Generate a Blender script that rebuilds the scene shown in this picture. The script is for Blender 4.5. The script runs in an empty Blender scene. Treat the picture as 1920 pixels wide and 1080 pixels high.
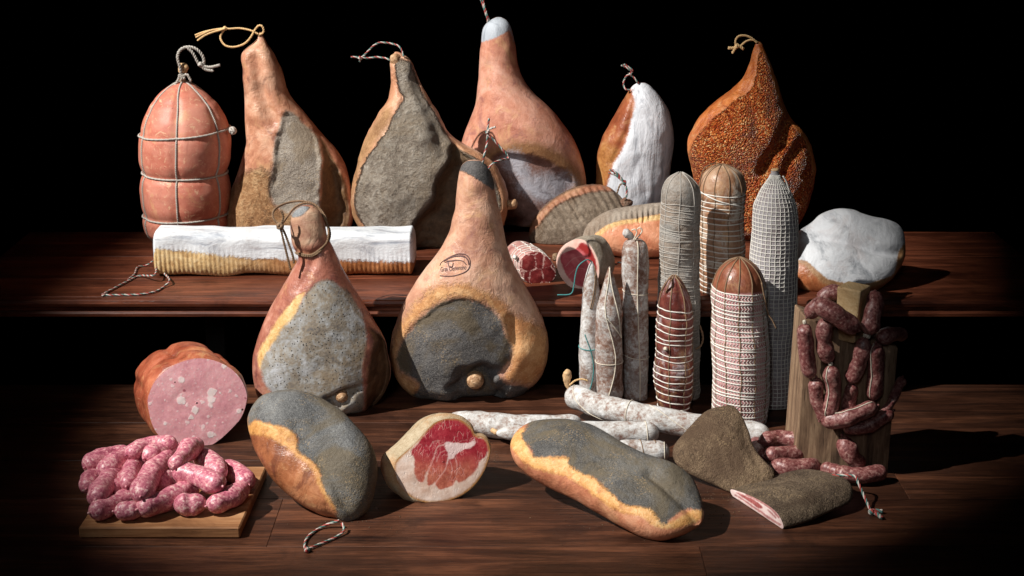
import bpy, math, random
import numpy as np
from mathutils import Vector, Matrix
from mathutils.bvhtree import BVHTree

random.seed(7); rng = np.random.default_rng(7)
scene = bpy.context.scene
COL = scene.collection
R = math.radians

# ------------------------------------------------------------------ camera
CAM = np.array([0.0, -4.1, 1.53]); PITCH = R(16); FPX = 2955.0
cam_d = bpy.data.cameras.new('camera'); cam = bpy.data.objects.new('camera', cam_d); COL.objects.link(cam)
cam.location = CAM; cam.rotation_euler = (math.pi/2 - PITCH, 0, 0)
cam_d.sensor_width = 36; cam_d.lens = 36*FPX/1920; cam_d.clip_end = 100
scene.camera = cam

# ------------------------------------------------------------------ world, lamps, exposure
w = bpy.data.worlds.new('World'); scene.world = w; w.use_nodes = True
w.node_tree.nodes['Background'].inputs[0].default_value = (0.6, 0.75, 1, 1)
w.node_tree.nodes['Background'].inputs[1].default_value = 0.0

def spot(name, loc, target, power, size, blend, radius, col, squeeze=1.0, roll=0.0):
    l = bpy.data.lights.new(name, 'SPOT'); o = bpy.data.objects.new(name, l); COL.objects.link(o)
    d = (Vector(target)-Vector(loc)).normalized(); r = d.cross(Vector((0, 0, 1))).normalized(); u = r.cross(d)
    a = r*math.cos(roll)+u*math.sin(roll); b_ = -r*math.sin(roll)+u*math.cos(roll)
    o.rotation_euler = Matrix((a, b_, -d)).transposed().to_euler(); o.location = loc; o.scale = (squeeze, 1, 1)
    l.energy = power; l.spot_size = R(size); l.spot_blend = blend; l.shadow_soft_size = radius; l.color = col
    return o
spot('key_lamp', (-5.224, -2.6, 6.185), (-0.088, 0.757, 0.704), 5100, 30.0, 0.37, 0.045, (1.0, 0.965, 0.91), 0.601, -2.328)
spot('fill_lamp', (-0.9, -5.2, 2.9), (-0.05, 0.25, 0.40), 320, 22, 0.85, 0.7, (0.90, 0.95, 1.0))

vs = scene.view_settings
vs.view_transform = 'Standard'; vs.look = 'None'; vs.exposure = 0.0; vs.gamma = 1.0; vs.use_curve_mapping = False
scene.render.engine = 'CYCLES'
scene.cycles.use_denoising = True
scene.cycles.max_bounces = 5; scene.cycles.diffuse_bounces = 3; scene.cycles.glossy_bounces = 2

# ------------------------------------------------------------------ pixel <-> place
FWD = np.array([0, math.cos(PITCH), -math.sin(PITCH)]); UP = np.array([0, math.sin(PITCH), math.cos(PITCH)]); RT = np.array([1., 0, 0])
def ray(px, py):
    return FWD + (px-960)/FPX*RT - (py-540)/FPX*UP
def onZ(px, py, z):
    d = ray(px, py); return CAM + d*(z-CAM[2])/d[2]
def onY(px, py, y):
    d = ray(px, py); return CAM + d*(y-CAM[1])/d[1]
def onP(px, py, p0, n):
    d = ray(px, py); n = np.asarray(n, float); return CAM + d*(np.dot(np.asarray(p0)-CAM, n)/np.dot(d, n))
def proj(V):
    Q = V-CAM; dz = Q@FWD
    return np.stack([960+FPX*(Q@RT)/dz, 540-FPX*(Q@UP)/dz], -1)

# ------------------------------------------------------------------ numeric helpers
def vnoise(P, seed=0):
    I = np.floor(P).astype(np.int64); f = P-I; u = f*f*(3-2*f); out = 0
    for dx in (0, 1):
        for dy in (0, 1):
            for dz in (0, 1):
                h = ((I[..., 0]+dx)*374761393 + (I[..., 1]+dy)*668265263 + (I[..., 2]+dz)*1274126177 + seed*974634) & 0xffffffff
                h = ((h ^ (h >> 13))*1103515245) & 0xffffffff; h = (h ^ (h >> 16)) & 0xffff
                wt = (u[..., 0] if dx else 1-u[..., 0])*(u[..., 1] if dy else 1-u[..., 1])*(u[..., 2] if dz else 1-u[..., 2])
                out = out + wt*(h/65535.0)
    return out*2-1
def fbm(P, scale, octv=3, seed=0):
    s = 0; a = 1
    for k in range(octv):
        s = s + a*vnoise(P*scale*(2**k)+17.3*k, seed+k); a *= .5
    return s
def sstep(a, b, x):
    t = np.clip((x-a)/(b-a), 0, 1); return t*t*(3-2*t)
def catmull(pts, n, closed=False):
    p = np.asarray(pts, float); K = len(p)
    if closed: q = np.vstack([p[-1], p, p[0], p[1]]); S = K
    else: q = np.vstack([2*p[0]-p[1], p, 2*p[-1]-p[-2]]); S = K-1
    t = np.linspace(0, S, n, endpoint=not closed); i = np.minimum(t.astype(int), S-1); f = (t-i)[:, None]
    a, b, c, d = q[i], q[i+1], q[i+2], q[i+3]
    return .5*((2*b)+(-a+c)*f+(2*a-5*b+4*c-d)*f*f+(-a+3*b-3*c+d)*f**3)
def even(pts, n, closed=False):
    q = catmull(pts, 24*len(pts), closed)
    if closed: q = np.vstack([q, q[:1]])
    s = np.r_[0, np.cumsum(np.linalg.norm(np.diff(q, axis=0), axis=1))]
    t = np.linspace(0, s[-1], n, endpoint=not closed)
    return np.stack([np.interp(t, s, q[:, k]) for k in range(q.shape[1])], -1)
def sdpoly(P, poly, smooth=True):
    poly = np.asarray(poly, float)
    if smooth: poly = catmull(poly, len(poly)*3, True)
    d = np.full(len(P), 1e9); ins = np.zeros(len(P), bool)
    for a, b in zip(poly, np.roll(poly, -1, 0)):
        e = b-a; wv = P-a; t = np.clip(wv@e/max(e@e, 1e-9), 0, 1)
        d = np.minimum(d, np.linalg.norm(wv-t[:, None]*e, axis=1))
        c = (a[1] > P[:, 1]) != (b[1] > P[:, 1])
        if abs(b[1]-a[1]) > 1e-9:
            ins ^= c & (P[:, 0] < (b[0]-a[0])*(P[:, 1]-a[1])/(b[1]-a[1])+a[0])
    return np.where(ins, d, -d)
def sdline(P, line):
    line = np.asarray(line, float); d = np.full(len(P), 1e9)
    for a, b in zip(line[:-1], line[1:]):
        e = b-a; wv = P-a; t = np.clip(wv@e/max(e@e, 1e-9), 0, 1)
        d = np.minimum(d, np.linalg.norm(wv-t[:, None]*e, axis=1))
    return d

# ------------------------------------------------------------------ objects
def thing(name, label, cat, base, group=None):
    o = bpy.data.objects.new(name, None); COL.objects.link(o); o.location = tuple(float(v) for v in base); o.empty_display_size = .05
    o['label'] = label; o['category'] = cat
    if group: o['group'] = group
    return o
def world_of(o):
    p = Vector((0, 0, 0))
    while o is not None: p = p+o.location; o = o.parent
    return np.array(p)
def mesh_obj(name, V, F, mats, parent=None, smooth=True, attrs=None, fmat=None, base=None):
    V = np.asarray(V, float).reshape(-1, 3)
    org = world_of(parent) if parent is not None else (np.asarray(base, float) if base is not None else np.zeros(3))
    me = bpy.data.meshes.new(name); me.from_pydata((V-org).tolist(), [], F if isinstance(F, list) else F.tolist())
    for m in (mats if isinstance(mats, (list, tuple)) else [mats]): me.materials.append(m)
    if smooth: me.polygons.foreach_set('use_smooth', np.ones(len(me.polygons), bool))
    if fmat is not None: me.polygons.foreach_set('material_index', np.asarray(fmat, np.int32))
    for k, a in (attrs or {}).items():
        at = me.attributes.new(k, 'FLOAT', 'POINT'); at.data.foreach_set('value', np.asarray(a, np.float32))
    me.update()
    o = bpy.data.objects.new(name, me); COL.objects.link(o)
    if parent is not None: o.parent = parent
    else: o.location = tuple(org)
    return o
def gridfaces(M, N, off=0, wrap=True):
    i = np.arange(M-1)[:, None]; j = np.arange(N if wrap else N-1)[None, :]; j2 = (j+1) % N
    return np.stack([off+i*N+j, off+i*N+j2, off+(i+1)*N+j2, off+(i+1)*N+j], -1).reshape(-1, 4).tolist()
def capped(G):
    """ring grid (M,N,3) -> verts, faces with centre fans at both ends"""
    M, N, _ = G.shape
    V = np.vstack([G.reshape(-1, 3), G[0].mean(0), G[-1].mean(0)])
    F = gridfaces(M, N); a, b = M*N, M*N+1
    F += [[a, (j+1) % N, j] for j in range(N)] + [[b, (M-1)*N+j, (M-1)*N+(j+1) % N] for j in range(N)]
    return V, F
def frames(P):
    T = np.gradient(P, axis=0); T /= np.linalg.norm(T, axis=1, keepdims=True)+1e-12
    up = np.array([0, 0, 1.]) if abs(T[0][2]) < .9 else np.array([0, 1., 0])
    A = np.zeros_like(P); a = np.cross(up, T[0]); a /= np.linalg.norm(a)
    for i in range(len(P)):
        a = a-T[i]*np.dot(a, T[i]); a /= np.linalg.norm(a)+1e-12; A[i] = a
    return T, A, np.cross(T, A)
def tubeVF(P, r, sides=6, off=0):
    T, A, B = frames(P); th = np.linspace(0, 2*np.pi, sides, endpoint=False)
    r = np.broadcast_to(r, (len(P),))
    G = P[:, None]+r[:, None, None]*(np.cos(th)[None, :, None]*A[:, None]+np.sin(th)[None, :, None]*B[:, None])
    V, F = capped(G)
    return V, [[i+off for i in f] for f in F]
class Tubes:
    def __init__(s): s.V = []; s.F = []; s.m = []; s.n = 0
    def add(s, P, r, sides=6, mi=0):
        V, F = tubeVF(np.asarray(P, float), r, sides, s.n); s.V.append(V); s.F += F; s.m += [mi]*len(F); s.n += len(V)
    def twist(s, P, r, strands, pitch, n=None, sides=5):
        P = np.asarray(P, float); L = np.linalg.norm(np.diff(P, axis=0), axis=1).sum()
        n = n or max(12, int(L/pitch*9)); Q = even(P, n); T, A, B = frames(Q)
        sL = np.linspace(0, L, n)
        for k in range(strands):
            ph = 2*np.pi*(sL/pitch+k/strands)
            s.add(Q+r*.52*(np.cos(ph)[:, None]*A+np.sin(ph)[:, None]*B), r*.62, sides, k)
    def build(s, name, mats, parent):
        return mesh_obj(name, np.vstack(s.V), s.F, mats, parent, True, None, s.m)
def smooth1(x, y, xs):
    """monotone-ish smooth interpolation"""
    yi = np.interp(xs, x, y); k = max(1, len(xs)//60); ker = np.ones(2*k+1)/(2*k+1)
    pad = np.r_[np.full(k, yi[0]), yi, np.full(k, yi[-1])]; return np.convolve(pad, ker, 'valid')

class Body:
    """a closed skin given by rings; remembers its grid so strings and marks can follow the surface"""
    def __init__(s, G): s.G = G
    def normals(s):
        G = s.G; du = np.gradient(G, axis=0); dv = np.roll(G, -1, 1)-np.roll(G, 1, 1)
        n = np.cross(dv, du); n /= np.linalg.norm(n, axis=2, keepdims=True)+1e-12
        c = G.mean(1, keepdims=True); sg = np.sign(((G-c)*n).sum()); return n*sg
    def at(s, u, v, off=0.0):
        """u: ring index 0..M-1, v: turn 0..1"""
        M, N, _ = s.G.shape; u = np.clip(np.asarray(u, float), 0, M-1.001); v = (np.asarray(v, float) % 1)*N
        i = u.astype(int); fu = (u-i)[:, None]; j = v.astype(int) % N; fv = (v-np.floor(v))[:, None]; j2 = (j+1) % N; i2 = i+1
        if not hasattr(s, 'Nn'): s.Nn = s.normals()
        def bl(A): return (A[i, j]*(1-fv)+A[i, j2]*fv)*(1-fu)+(A[i2, j]*(1-fv)+A[i2, j2]*fv)*fu
        return bl(s.G)+off*bl(s.Nn)
    def bvh(s):
        V, F = capped(s.G); return BVHTree.FromPolygons([tuple(v) for v in V], F)
    def hit(s, px, py, off=.001):
        if not hasattr(s, 'B'): s.B = s.bvh()
        d = Vector(ray(px, py)).normalized(); p, n, _, _ = s.B.ray_cast(Vector(CAM), d)
        if p is None: return None
        if n.dot(d) > 0: n = -n
        return np.array(p+n*off)

def px_masks(V, front, masks):
    """signed pixel distance of every vertex to a traced patch, only on the side that faces the viewer"""
    P = proj(V); out = {}
    for k, poly in masks.items():
        d = np.clip(sdpoly(P, poly), -60, 60)
        out[k] = np.minimum(d, front*160-10) if front is not None else d
    return out

def loft(left, right, base_py, zs, dmax, back=1.0, M=130, N=150, expo=2.0, noise=.004, nscale=9, seed=0, dents=(), grooves=(), bulges=(), Y0=None, taper=.035, flat=0.0):
    """standing body from the outline seen from the front; depth is its own"""
    L = np.array(left, float); Rr = np.array(right, float)
    if Y0 is None: Y0 = onZ(960, base_py, zs)[1]
    top = min(L[:, 1].min(), Rr[:, 1].min())
    e = np.linspace(0, 1, M); e = np.where(e < .12, e**1.6*.12**(-.6), e)
    pys = top+(base_py-top)*e
    xl = smooth1(L[:, 1], L[:, 0], pys); xr = smooth1(Rr[:, 1], Rr[:, 0], pys)
    xl[0] = xr[0] = (L[0, 0]+Rr[0, 0])/2
    PL = np.array([onY(a, b, Y0) for a, b in zip(xl, pys)]); PR = np.array([onY(a, b, Y0) for a, b in zip(xr, pys)])
    cx = (PL[:, 0]+PR[:, 0])/2; a = np.maximum((PR[:, 0]-PL[:, 0])/2, .0012); z = PL[:, 2]
    z = np.maximum(z, zs+.0005)
    d = (a**-4.+dmax**-4.)**(-.25)
    tb = np.clip((z-zs)/taper, 0, 1); k = .70+.30*np.sqrt(tb); d = d*k
    th = np.linspace(0, 2*np.pi, N, endpoint=False)
    c, sn = np.cos(th), np.sin(th)
    ce = np.sign(c)*np.abs(c)**(2/expo); se = np.sign(sn)*np.abs(sn)**(2/expo)
    X = cx[:, None]+a[:, None]*ce[None]
    fr = np.where(se > 0, se*(1-flat*.25), se*back)
    Y = Y0-d[:, None]*fr[None]
    G = np.stack([X, Y, np.broadcast_to(z[:, None], X.shape)], -1)
    G = G.copy()
    ctr = np.stack([cx, np.full(M, Y0), z], -1)[:, None]
    n = G-ctr; n[..., 2] = 0; n /= np.linalg.norm(n, axis=2, keepdims=True)+1e-9
    amp = noise*np.clip(a/.04, 0, 1)*np.clip(tb*1.5, 0.1, 1)
    G += n*(amp[:, None]*fbm(G, nscale, 3, seed))[..., None]
    front = np.broadcast_to(sn[None], X.shape).reshape(-1)
    flatG = G.reshape(-1, 3); P = proj(flatG); wf = sstep(.0, .35, front)
    jit = 5*fbm(flatG, 26, 3, seed+50)
    for poly, dep, soft in dents:
        flatG[:, 1] += wf*dep*sstep(-soft*.3, soft, sdpoly(P, poly)+jit)
    for line, dep, wd in grooves:
        flatG[:, 1] += wf*dep*np.exp(-(sdline(P, line)/wd)**2)
    for (bx, by, br, dep) in bulges:
        flatG[:, 1] -= wf*dep*np.exp(-(((P-np.array([bx, by]))/br)**2).sum(1))
    G[..., 2] = np.maximum(G[..., 2], zs+.0005)
    b = Body(G); b.front = np.r_[front, -1, -1]; b.Y0 = Y0; b.base = np.array([cx[-1], Y0, zs]); b.pys = pys; b.z = z
    return b
def body_obj(name, b, mat, parent, masks=None, extra=None, front=True):
    V, F = capped(b.G); at = px_masks(V, b.front if front else None, masks or {})
    at.update(extra or {})
    return mesh_obj(name, V, F, mat, parent, True, at)

def roll(spine, rad, M=60, N=40, cap=None, noise=.0015, nscale=40, seed=0, flatz=None, prof=None, expo=2.0, tipr=0.0, asp=1.0):
    """sausage-like body along a spine of 3D points"""
    sp = np.asarray(spine, float); K = even(sp, 200) if len(sp) > 2 else np.linspace(sp[0], sp[1], 200)
    L = np.linalg.norm(np.diff(K, axis=0), axis=1).sum(); cap = cap or rad
    q = np.linspace(0, 1, M); t = (.5-.5*np.cos(np.pi*q))*.55+q*.45
    Pp = np.stack([np.interp(t, np.linspace(0, 1, 200), K[:, k]) for k in range(3)], -1)
    T, A, B = frames(K); A = np.stack([np.interp(t, np.linspace(0, 1, 200), A[:, k]) for k in range(3)], -1); B = np.stack([np.interp(t, np.linspace(0, 1, 200), B[:, k]) for k in range(3)], -1)
    dd = np.minimum(t, 1-t)*L/cap
    r = rad*np.sqrt(np.clip(1-(1-np.clip(dd, 0, 1))**2, 0, 1)); r = np.maximum(r, tipr if tipr else .0006)
    if prof is not None: r = r*np.interp(t, np.linspace(0, 1, len(prof)), prof)
    th = np.linspace(0, 2*np.pi, N, endpoint=False); c, sn = np.cos(th), np.sin(th)
    ce = np.sign(c)*np.abs(c)**(2/expo); se = np.sign(sn)*np.abs(sn)**(2/expo)*asp
    D = ce[None, :, None]*A[:, None]+se[None, :, None]*B[:, None]
    G = Pp[:, None]+r[:, None, None]*D
    G = G+D*(noise*np.clip(r/rad, 0, 1)[:, None]*fbm(G, nscale, 2, seed))[..., None]
    if flatz is not None: G[..., 2] = np.maximum(G[..., 2], flatz)
    b = Body(G); b.base = np.array([G[..., 0].mean(), G[..., 1].mean(), G[..., 2].min()]); b.t = t; b.front = None
    return b

def basis(n):
    n = np.asarray(n, float); n = n/np.linalg.norm(n); u = np.cross([0, 0, 1.], n)
    if np.linalg.norm(u) < 1e-6: u = np.array([1., 0, 0])
    u /= np.linalg.norm(u); return n, u, np.cross(n, u)

def cut_roll(poly, p0, n, axis, length, prof, M=50, N=120, noise=.003, seed=0, zs=None, ribs=None, drop=0.0):
    """piece with a flat cut face (traced outline on plane p0,n) that goes back along axis; prof = [(t, scale)...]"""
    E = even([onP(a, b, p0, n) for a, b in poly], N, True); c = E.mean(0); axis = np.asarray(axis, float)/np.linalg.norm(axis)
    tt = np.linspace(0, 1, M)**.8; tt = np.where(tt > .75, .75+.25*np.sin((tt-.75)/.25*np.pi/2), tt)
    pr = np.array(prof); sc = np.interp(tt, pr[:, 0], pr[:, 1])
    dome = np.clip((tt-.75)/.25, 0, 1); sc = sc*np.sqrt(np.clip(1-dome**2, 0.0004, 1))
    G = c+axis*(tt*length)[:, None, None]+(E-c)[None]*sc[:, None, None]
    D = (E-c)/np.linalg.norm(E-c, axis=1, keepdims=True)
    G = G+D[None]*((noise*sstep(0, .08, tt)*np.clip(sc, 0, 1))[:, None]*fbm(G, 14, 3, seed))[..., None]
    if ribs is not None: G = G+D[None]*(ribs(tt)[:, None]*np.clip(sc, 0, 1)[:, None])[..., None]
    if drop: G[..., 2] -= (drop*tt)[:, None]
    if zs is not None: G[..., 2] = np.maximum(G[..., 2], zs+.0005)
    b = Body(G); b.base = np.array([c[0], c[1], zs if zs is not None else G[..., 2].min()]); b.E = G[0].copy(); b.c = c; b.t = tt; b.n = np.asarray(n, float)/np.linalg.norm(n); b.front = None
    return b
def face_obj(name, b, mat, parent, masks=None, lines=None, rings=44, bulge=.003, wob=.001, inset=.985):
    c = b.c.copy(); E = b.E; k = np.linspace(0, 1, rings)
    n = b.n if np.dot(b.n, CAM-c) > 0 else -b.n
    G = c+(E-c)[None]*(k*1.0)[:, None, None]
    h = bulge*(1-k**4)
    G = G+n*(h[:, None, None]) + n*(wob*fbm(G, 30, 2, 3)*(1-k**6)[:, None])[..., None]
    N = E.shape[0]
    V = np.vstack([G[1:].reshape(-1, 3), G[0].mean(0)]); F = gridfaces(rings-1, N); ci = (rings-1)*N
    F += [[ci, j, (j+1) % N] for j in range(N)]
    F = [f[::-1] for f in F]
    at = px_masks(V, None, masks or {}); P = proj(V)
    for kk, ls in (lines or {}).items():
        d = np.full(len(P), 1e9)
        for ln, wd in ls: d = np.minimum(d, sdline(P, catmull(ln, 12) if len(ln) > 2 else ln)-wd)
        at[kk] = np.clip(-d, -60, 60)
    return mesh_obj(name, V, F, mat, parent, True, at)

def pillow(poly, p0, n, hf, hb, M=70, N=150, e1=.9, e2=.9, noise=.004, nscale=10, seed=0, zs=None, dents=(), grooves=(), bulges=(), ctr=None, hmap=None):
    """closed body whose widest outline is traced on plane (p0,n); hf towards n, hb away from it"""
    n, u, v = basis(n)
    E = even([onP(a, b, p0, n) for a, b in poly], N, True); c = E.mean(0) if ctr is None else onP(ctr[0], ctr[1], p0, n)
    ph = np.linspace(-math.pi/2, math.pi/2, M); ph = ph+.0
    s = np.cos(ph)**e1; s[0] = s[-1] = .004; hh = np.where(ph > 0, hf, hb)*np.sign(ph)*np.abs(np.sin(ph))**e2
    G = c+(E-c)[None]*s[:, None, None]+n*hh[:, None, None]
    if hmap is not None:
        pos = (G-c)@np.stack([u, v], 1); G = G+n*(hmap(pos)*(hh/max(hf, hb))[:, None])[..., None]
    Dn = n[None, None]*np.sin(ph)[:, None, None]+((E-c)/np.linalg.norm(E-c, axis=1, keepdims=True))[None]*np.cos(ph)[:, None, None]
    G = G+Dn*(noise*fbm(G, nscale, 3, seed))[..., None]
    f = np.broadcast_to(ph[:, None], G.shape[:2]).reshape(-1)
    fl = G.reshape(-1, 3); P = proj(fl); wf = sstep(-.1, .3, f)
    for poly2, dep, soft in dents: fl -= (wf*dep*sstep(-soft*.3, soft, sdpoly(P, poly2)))[:, None]*n
    for line, dep, wd in grooves: fl -= (wf*dep*np.exp(-(sdline(P, line)/wd)**2))[:, None]*n
    for (bx, by, br, dep) in bulges: fl += (wf*dep*np.exp(-(((P-np.array([bx, by]))/br)**2).sum(1)))[:, None]*n
    if zs is not None: G[..., 2] = np.maximum(G[..., 2], zs+.0005)
    b = Body(G); b.base = np.array([c[0], c[1], zs if zs is not None else G[..., 2].min()]); b.front = np.r_[np.sin(f)*1.0+.6, -1, 1]; b.n = n
    return b

# ------------------------------------------------------------------ materials
def c8(r, g, b):
    f = lambda x: (x/255/12.92) if x/255 <= .04045 else ((x/255+.055)/1.055)**2.4
    return (f(r), f(g), f(b), 1)
class Mat:
    def __init__(s, name, rough=.55, spec=.35):
        s.m = bpy.data.materials.new(name); s.m.use_nodes = True; s.t = s.m.node_tree; s.t.nodes.clear()
        s.out = s.t.nodes.new('ShaderNodeOutputMaterial'); s.b = s.t.nodes.new('ShaderNodeBsdfPrincipled')
        s.t.links.new(s.b.outputs[0], s.out.inputs[0]); s.b.inputs['Roughness'].default_value = rough; s.b.inputs['Specular IOR Level'].default_value = spec
        tc = s.t.nodes.new('ShaderNodeTexCoord'); oi = s.t.nodes.new('ShaderNodeObjectInfo'); s.rand = oi.outputs['Random']
        ml = s.t.nodes.new('ShaderNodeVectorMath'); ml.operation = 'ADD'
        cb = s.t.nodes.new('ShaderNodeCombineXYZ'); k = s.math('MULTIPLY', s.rand, 37.0)
        for i in range(3): s.t.links.new(k, cb.inputs[i])
        s.t.links.new(tc.outputs['Object'], ml.inputs[0]); s.t.links.new(cb.outputs[0], ml.inputs[1]); s.co = ml.outputs[0]; s.obj = tc.outputs['Object']
    def _in(s, sock, v):
        if hasattr(v, 'is_output') or isinstance(v, bpy.types.NodeSocket): s.t.links.new(v, sock)
        else: sock.default_value = v
    def math(s, op, a, b=0.0, c=0.0, clamp=False):
        n = s.t.nodes.new('ShaderNodeMath'); n.operation = op; n.use_clamp = clamp
        s._in(n.inputs[0], a); s._in(n.inputs[1], b); s._in(n.inputs[2], c); return n.outputs[0]
    def scale(s, vec, xyz):
        n = s.t.nodes.new('ShaderNodeVectorMath'); n.operation = 'MULTIPLY'; s._in(n.inputs[0], vec); n.inputs[1].default_value = xyz; return n.outputs[0]
    def noise(s, scale, detail=3, rough=.6, dist=0, co=None):
        n = s.t.nodes.new('ShaderNodeTexNoise'); s._in(n.inputs['Vector'], co if co is not None else s.co); n.inputs['Scale'].default_value = scale
        n.inputs['Detail'].default_value = detail; n.inputs['Roughness'].default_value = rough; n.inputs['Distortion'].default_value = dist; return n.outputs[0]
    def voro(s, scale, out='Distance', feature='F1', co=None, rnd=1):
        n = s.t.nodes.new('ShaderNodeTexVoronoi'); n.feature = feature; s._in(n.inputs['Vector'], co if co is not None else s.co); n.inputs['Scale'].default_value = scale
        n.inputs['Randomness'].default_value = rnd; return n.outputs[out]
    def sep(s, col):
        n = s.t.nodes.new('ShaderNodeSeparateColor'); s._in(n.inputs[0], col); return n.outputs[0]
    def attr(s, name):
        n = s.t.nodes.new('ShaderNodeAttribute'); n.attribute_name = name; return n.outputs['Fac']
    def ramp(s, f, stops, interp='LINEAR'):
        n = s.t.nodes.new('ShaderNodeValToRGB'); n.color_ramp.interpolation = interp; s._in(n.inputs[0], f); e = n.color_ramp.elements
        while len(e) < len(stops): e.new(.5)
        for i, (p, cc) in enumerate(stops): e[i].position = p; e[i].color = cc if len(cc) == 4 else (*cc, 1)
        return n.outputs[0]
    def mix(s, f, a, b, mode='MIX'):
        n = s.t.nodes.new('ShaderNodeMix'); n.data_type = 'RGBA'; n.blend_type = mode; s._in(n.inputs[0], f); s._in(n.inputs[6], a); s._in(n.inputs[7], b); return n.outputs[2]
    def mixf(s, f, a, b):
        n = s.t.nodes.new('ShaderNodeMix'); n.data_type = 'FLOAT'; s._in(n.inputs[0], f); s._in(n.inputs[2], a); s._in(n.inputs[3], b); return n.outputs[0]
    def rng(s, v, a, b, c=0.0, d=1.0):
        n = s.t.nodes.new('ShaderNodeMapRange'); n.interpolation_type = 'SMOOTHSTEP'; s._in(n.inputs[0], v); n.inputs[1].default_value = a; n.inputs[2].default_value = b; n.inputs[3].default_value = c; n.inputs[4].default_value = d; return n.outputs[0]
    def mask(s, name, amp=6, edge=2.5, nsc=30):
        n = s.math('MULTIPLY_ADD', s.noise(nsc, 5, .7, .6), 2.4*amp, -1.2*amp)
        n = s.math('ADD', n, s.math('MULTIPLY_ADD', s.noise(170, 3, .7), 1.6*amp, -.8*amp))
        return s.rng(s.math('ADD', s.attr(name), n), -edge, edge)
    def done(s, col, height=None, strength=.6, dist=.004, rough=None, sss=0):
        s._in(s.b.inputs['Base Color'], col)
        if rough is not None: s._in(s.b.inputs['Roughness'], rough)
        if height is not None:
            n = s.t.nodes.new('ShaderNodeBump'); n.inputs['Strength'].default_value = strength; n.inputs['Distance'].default_value = dist; s._in(n.inputs['Height'], height); s.t.links.new(n.outputs[0], s.b.inputs['Normal'])
        if sss:
            s.b.inputs['Subsurface Weight'].default_value = sss; s.b.inputs['Subsurface Radius'].default_value = (1, .35, .2); s.b.inputs['Subsurface Scale'].default_value = .008
        return s.m

# texture recipes: each returns (colour, height, roughness)
def r_skin(g, a, b, c, blotch=c8(125, 70, 75), bl=.4):
    f = g.math('ADD', g.math('MULTIPLY', g.noise(5, 5, .62, 1.0), .68), g.math('MULTIPLY', g.noise(40, 5, .7, .4), .32))
    col = g.ramp(f, [(.36, a), (.49, b), (.62, c)])
    k = g.math('MULTIPLY', g.rng(g.noise(9, 6, .68, 1.6), .52, .66), bl); col = g.mix(k, col, blotch)
    st = g.rng(g.noise(40, 5, .7, .9, g.scale(g.co, (1, 1, .2))), .59, .74); col = g.mix(g.math('MULTIPLY', st, .45), col, blotch)
    yl = g.rng(g.noise(12, 5, .7, .8), .53, .70, 0, .45); col = g.mix(yl, col, c8(214, 172, 122))
    por = g.math('LESS_THAN', g.voro(170), .18); col = g.mix(g.math('MULTIPLY', por, .14), col, blotch)
    h = g.math('ADD', g.math('MULTIPLY', g.noise(16, 5, .62, 1.0), 1.5), g.math('ADD', g.math('MULTIPLY', g.noise(60, 4, .65, 1.0, g.scale(g.co, (1, 1, .4))), .55), g.math('MULTIPLY', g.noise(240, 2, .7), .16)))
    ro = g.math('MULTIPLY_ADD', g.noise(30, 5, .7), .5, .10)
    return col, h, ro
def r_pepper(g, dark, mid, light, scale=330, tint=None):
    v = g.sep(g.voro(scale*1.9, 'Color')); big = g.noise(7, 8, .70, .5)
    f = g.math('ADD', g.math('MULTIPLY', v, .26), g.math('MULTIPLY', big, .74))
    col = g.ramp(f, [(.30, dark), (.48, mid), (.66, light)])
    if tint is not None:
        col = g.mix(g.rng(g.noise(4.5, 6, .68, 1.2), .46, .62, 0, .75), col, tint)
        sp = g.math('MULTIPLY', g.math('GREATER_THAN', g.sep(g.voro(scale*1.2, 'Color')), .86), g.rng(g.noise(13, 4, .6), .48, .62)); col = g.mix(g.math('MULTIPLY', sp, .4), col, c8(176, 150, 112))
        col = g.mix(g.rng(g.noise(19, 6, .72, 1.5), .60, .68, 0, .5), col, tuple(x*.55 for x in dark[:3])+(1,))
    h = g.math('ADD', g.math('MULTIPLY', g.voro(scale*1.5), -.22), g.math('ADD', g.math('MULTIPLY', g.noise(12, 7, .68, .35), 3.2), g.math('MULTIPLY', g.noise(150, 3, .7), .45)))
    return col, h, .78
def r_crag(g, dark, mid, light, tint=c8(110, 90, 66), amt=1.0):
    f = g.math('ADD', g.math('MULTIPLY', g.noise(11, 7, .72, .35), .5), g.math('MULTIPLY', g.noise(60, 6, .80, .15), .5))
    col = g.ramp(f, [(.32, dark), (.48, mid), (.66, light)]); col = g.mix(g.rng(g.noise(5, 5, .65, .8), .45, .64, 0, .7), col, tint)
    sp = g.math('GREATER_THAN', g.sep(g.voro(420, 'Color')), .86); col = g.mix(g.math('MULTIPLY', sp, .3), col, light)
    return col, g.math('ADD', g.math('MULTIPLY', f, 3.2*amt), g.math('MULTIPLY', g.noise(14, 6, .68, .4), 2.6*amt)), .8
def r_lard(g):
    f = g.math('ADD', g.math('MULTIPLY', g.noise(13, 4, .65, .6), .6), g.math('MULTIPLY', g.noise(75, 4, .7), .4))
    col = g.ramp(f, [(.34, c8(92, 92, 96)), (.46, c8(142, 130, 114)), (.54, c8(158, 156, 152)), (.66, c8(192, 194, 198))]); col = g.mix(g.rng(g.noise(7, 5, .7, 1.0), .50, .68, 0, .55), col, c8(150, 128, 98))
    d = g.math('LESS_THAN', g.voro(120), .22); pick = g.math('GREATER_THAN', g.sep(g.voro(120, 'Color')), .35)
    col = g.mix(g.math('MULTIPLY', d, pick), col, c8(50, 48, 48))
    h = g.math('ADD', g.noise(28, 4, .6), g.math('MULTIPLY', g.noise(160, 3, .7), .4))
    return col, h, .62
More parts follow.
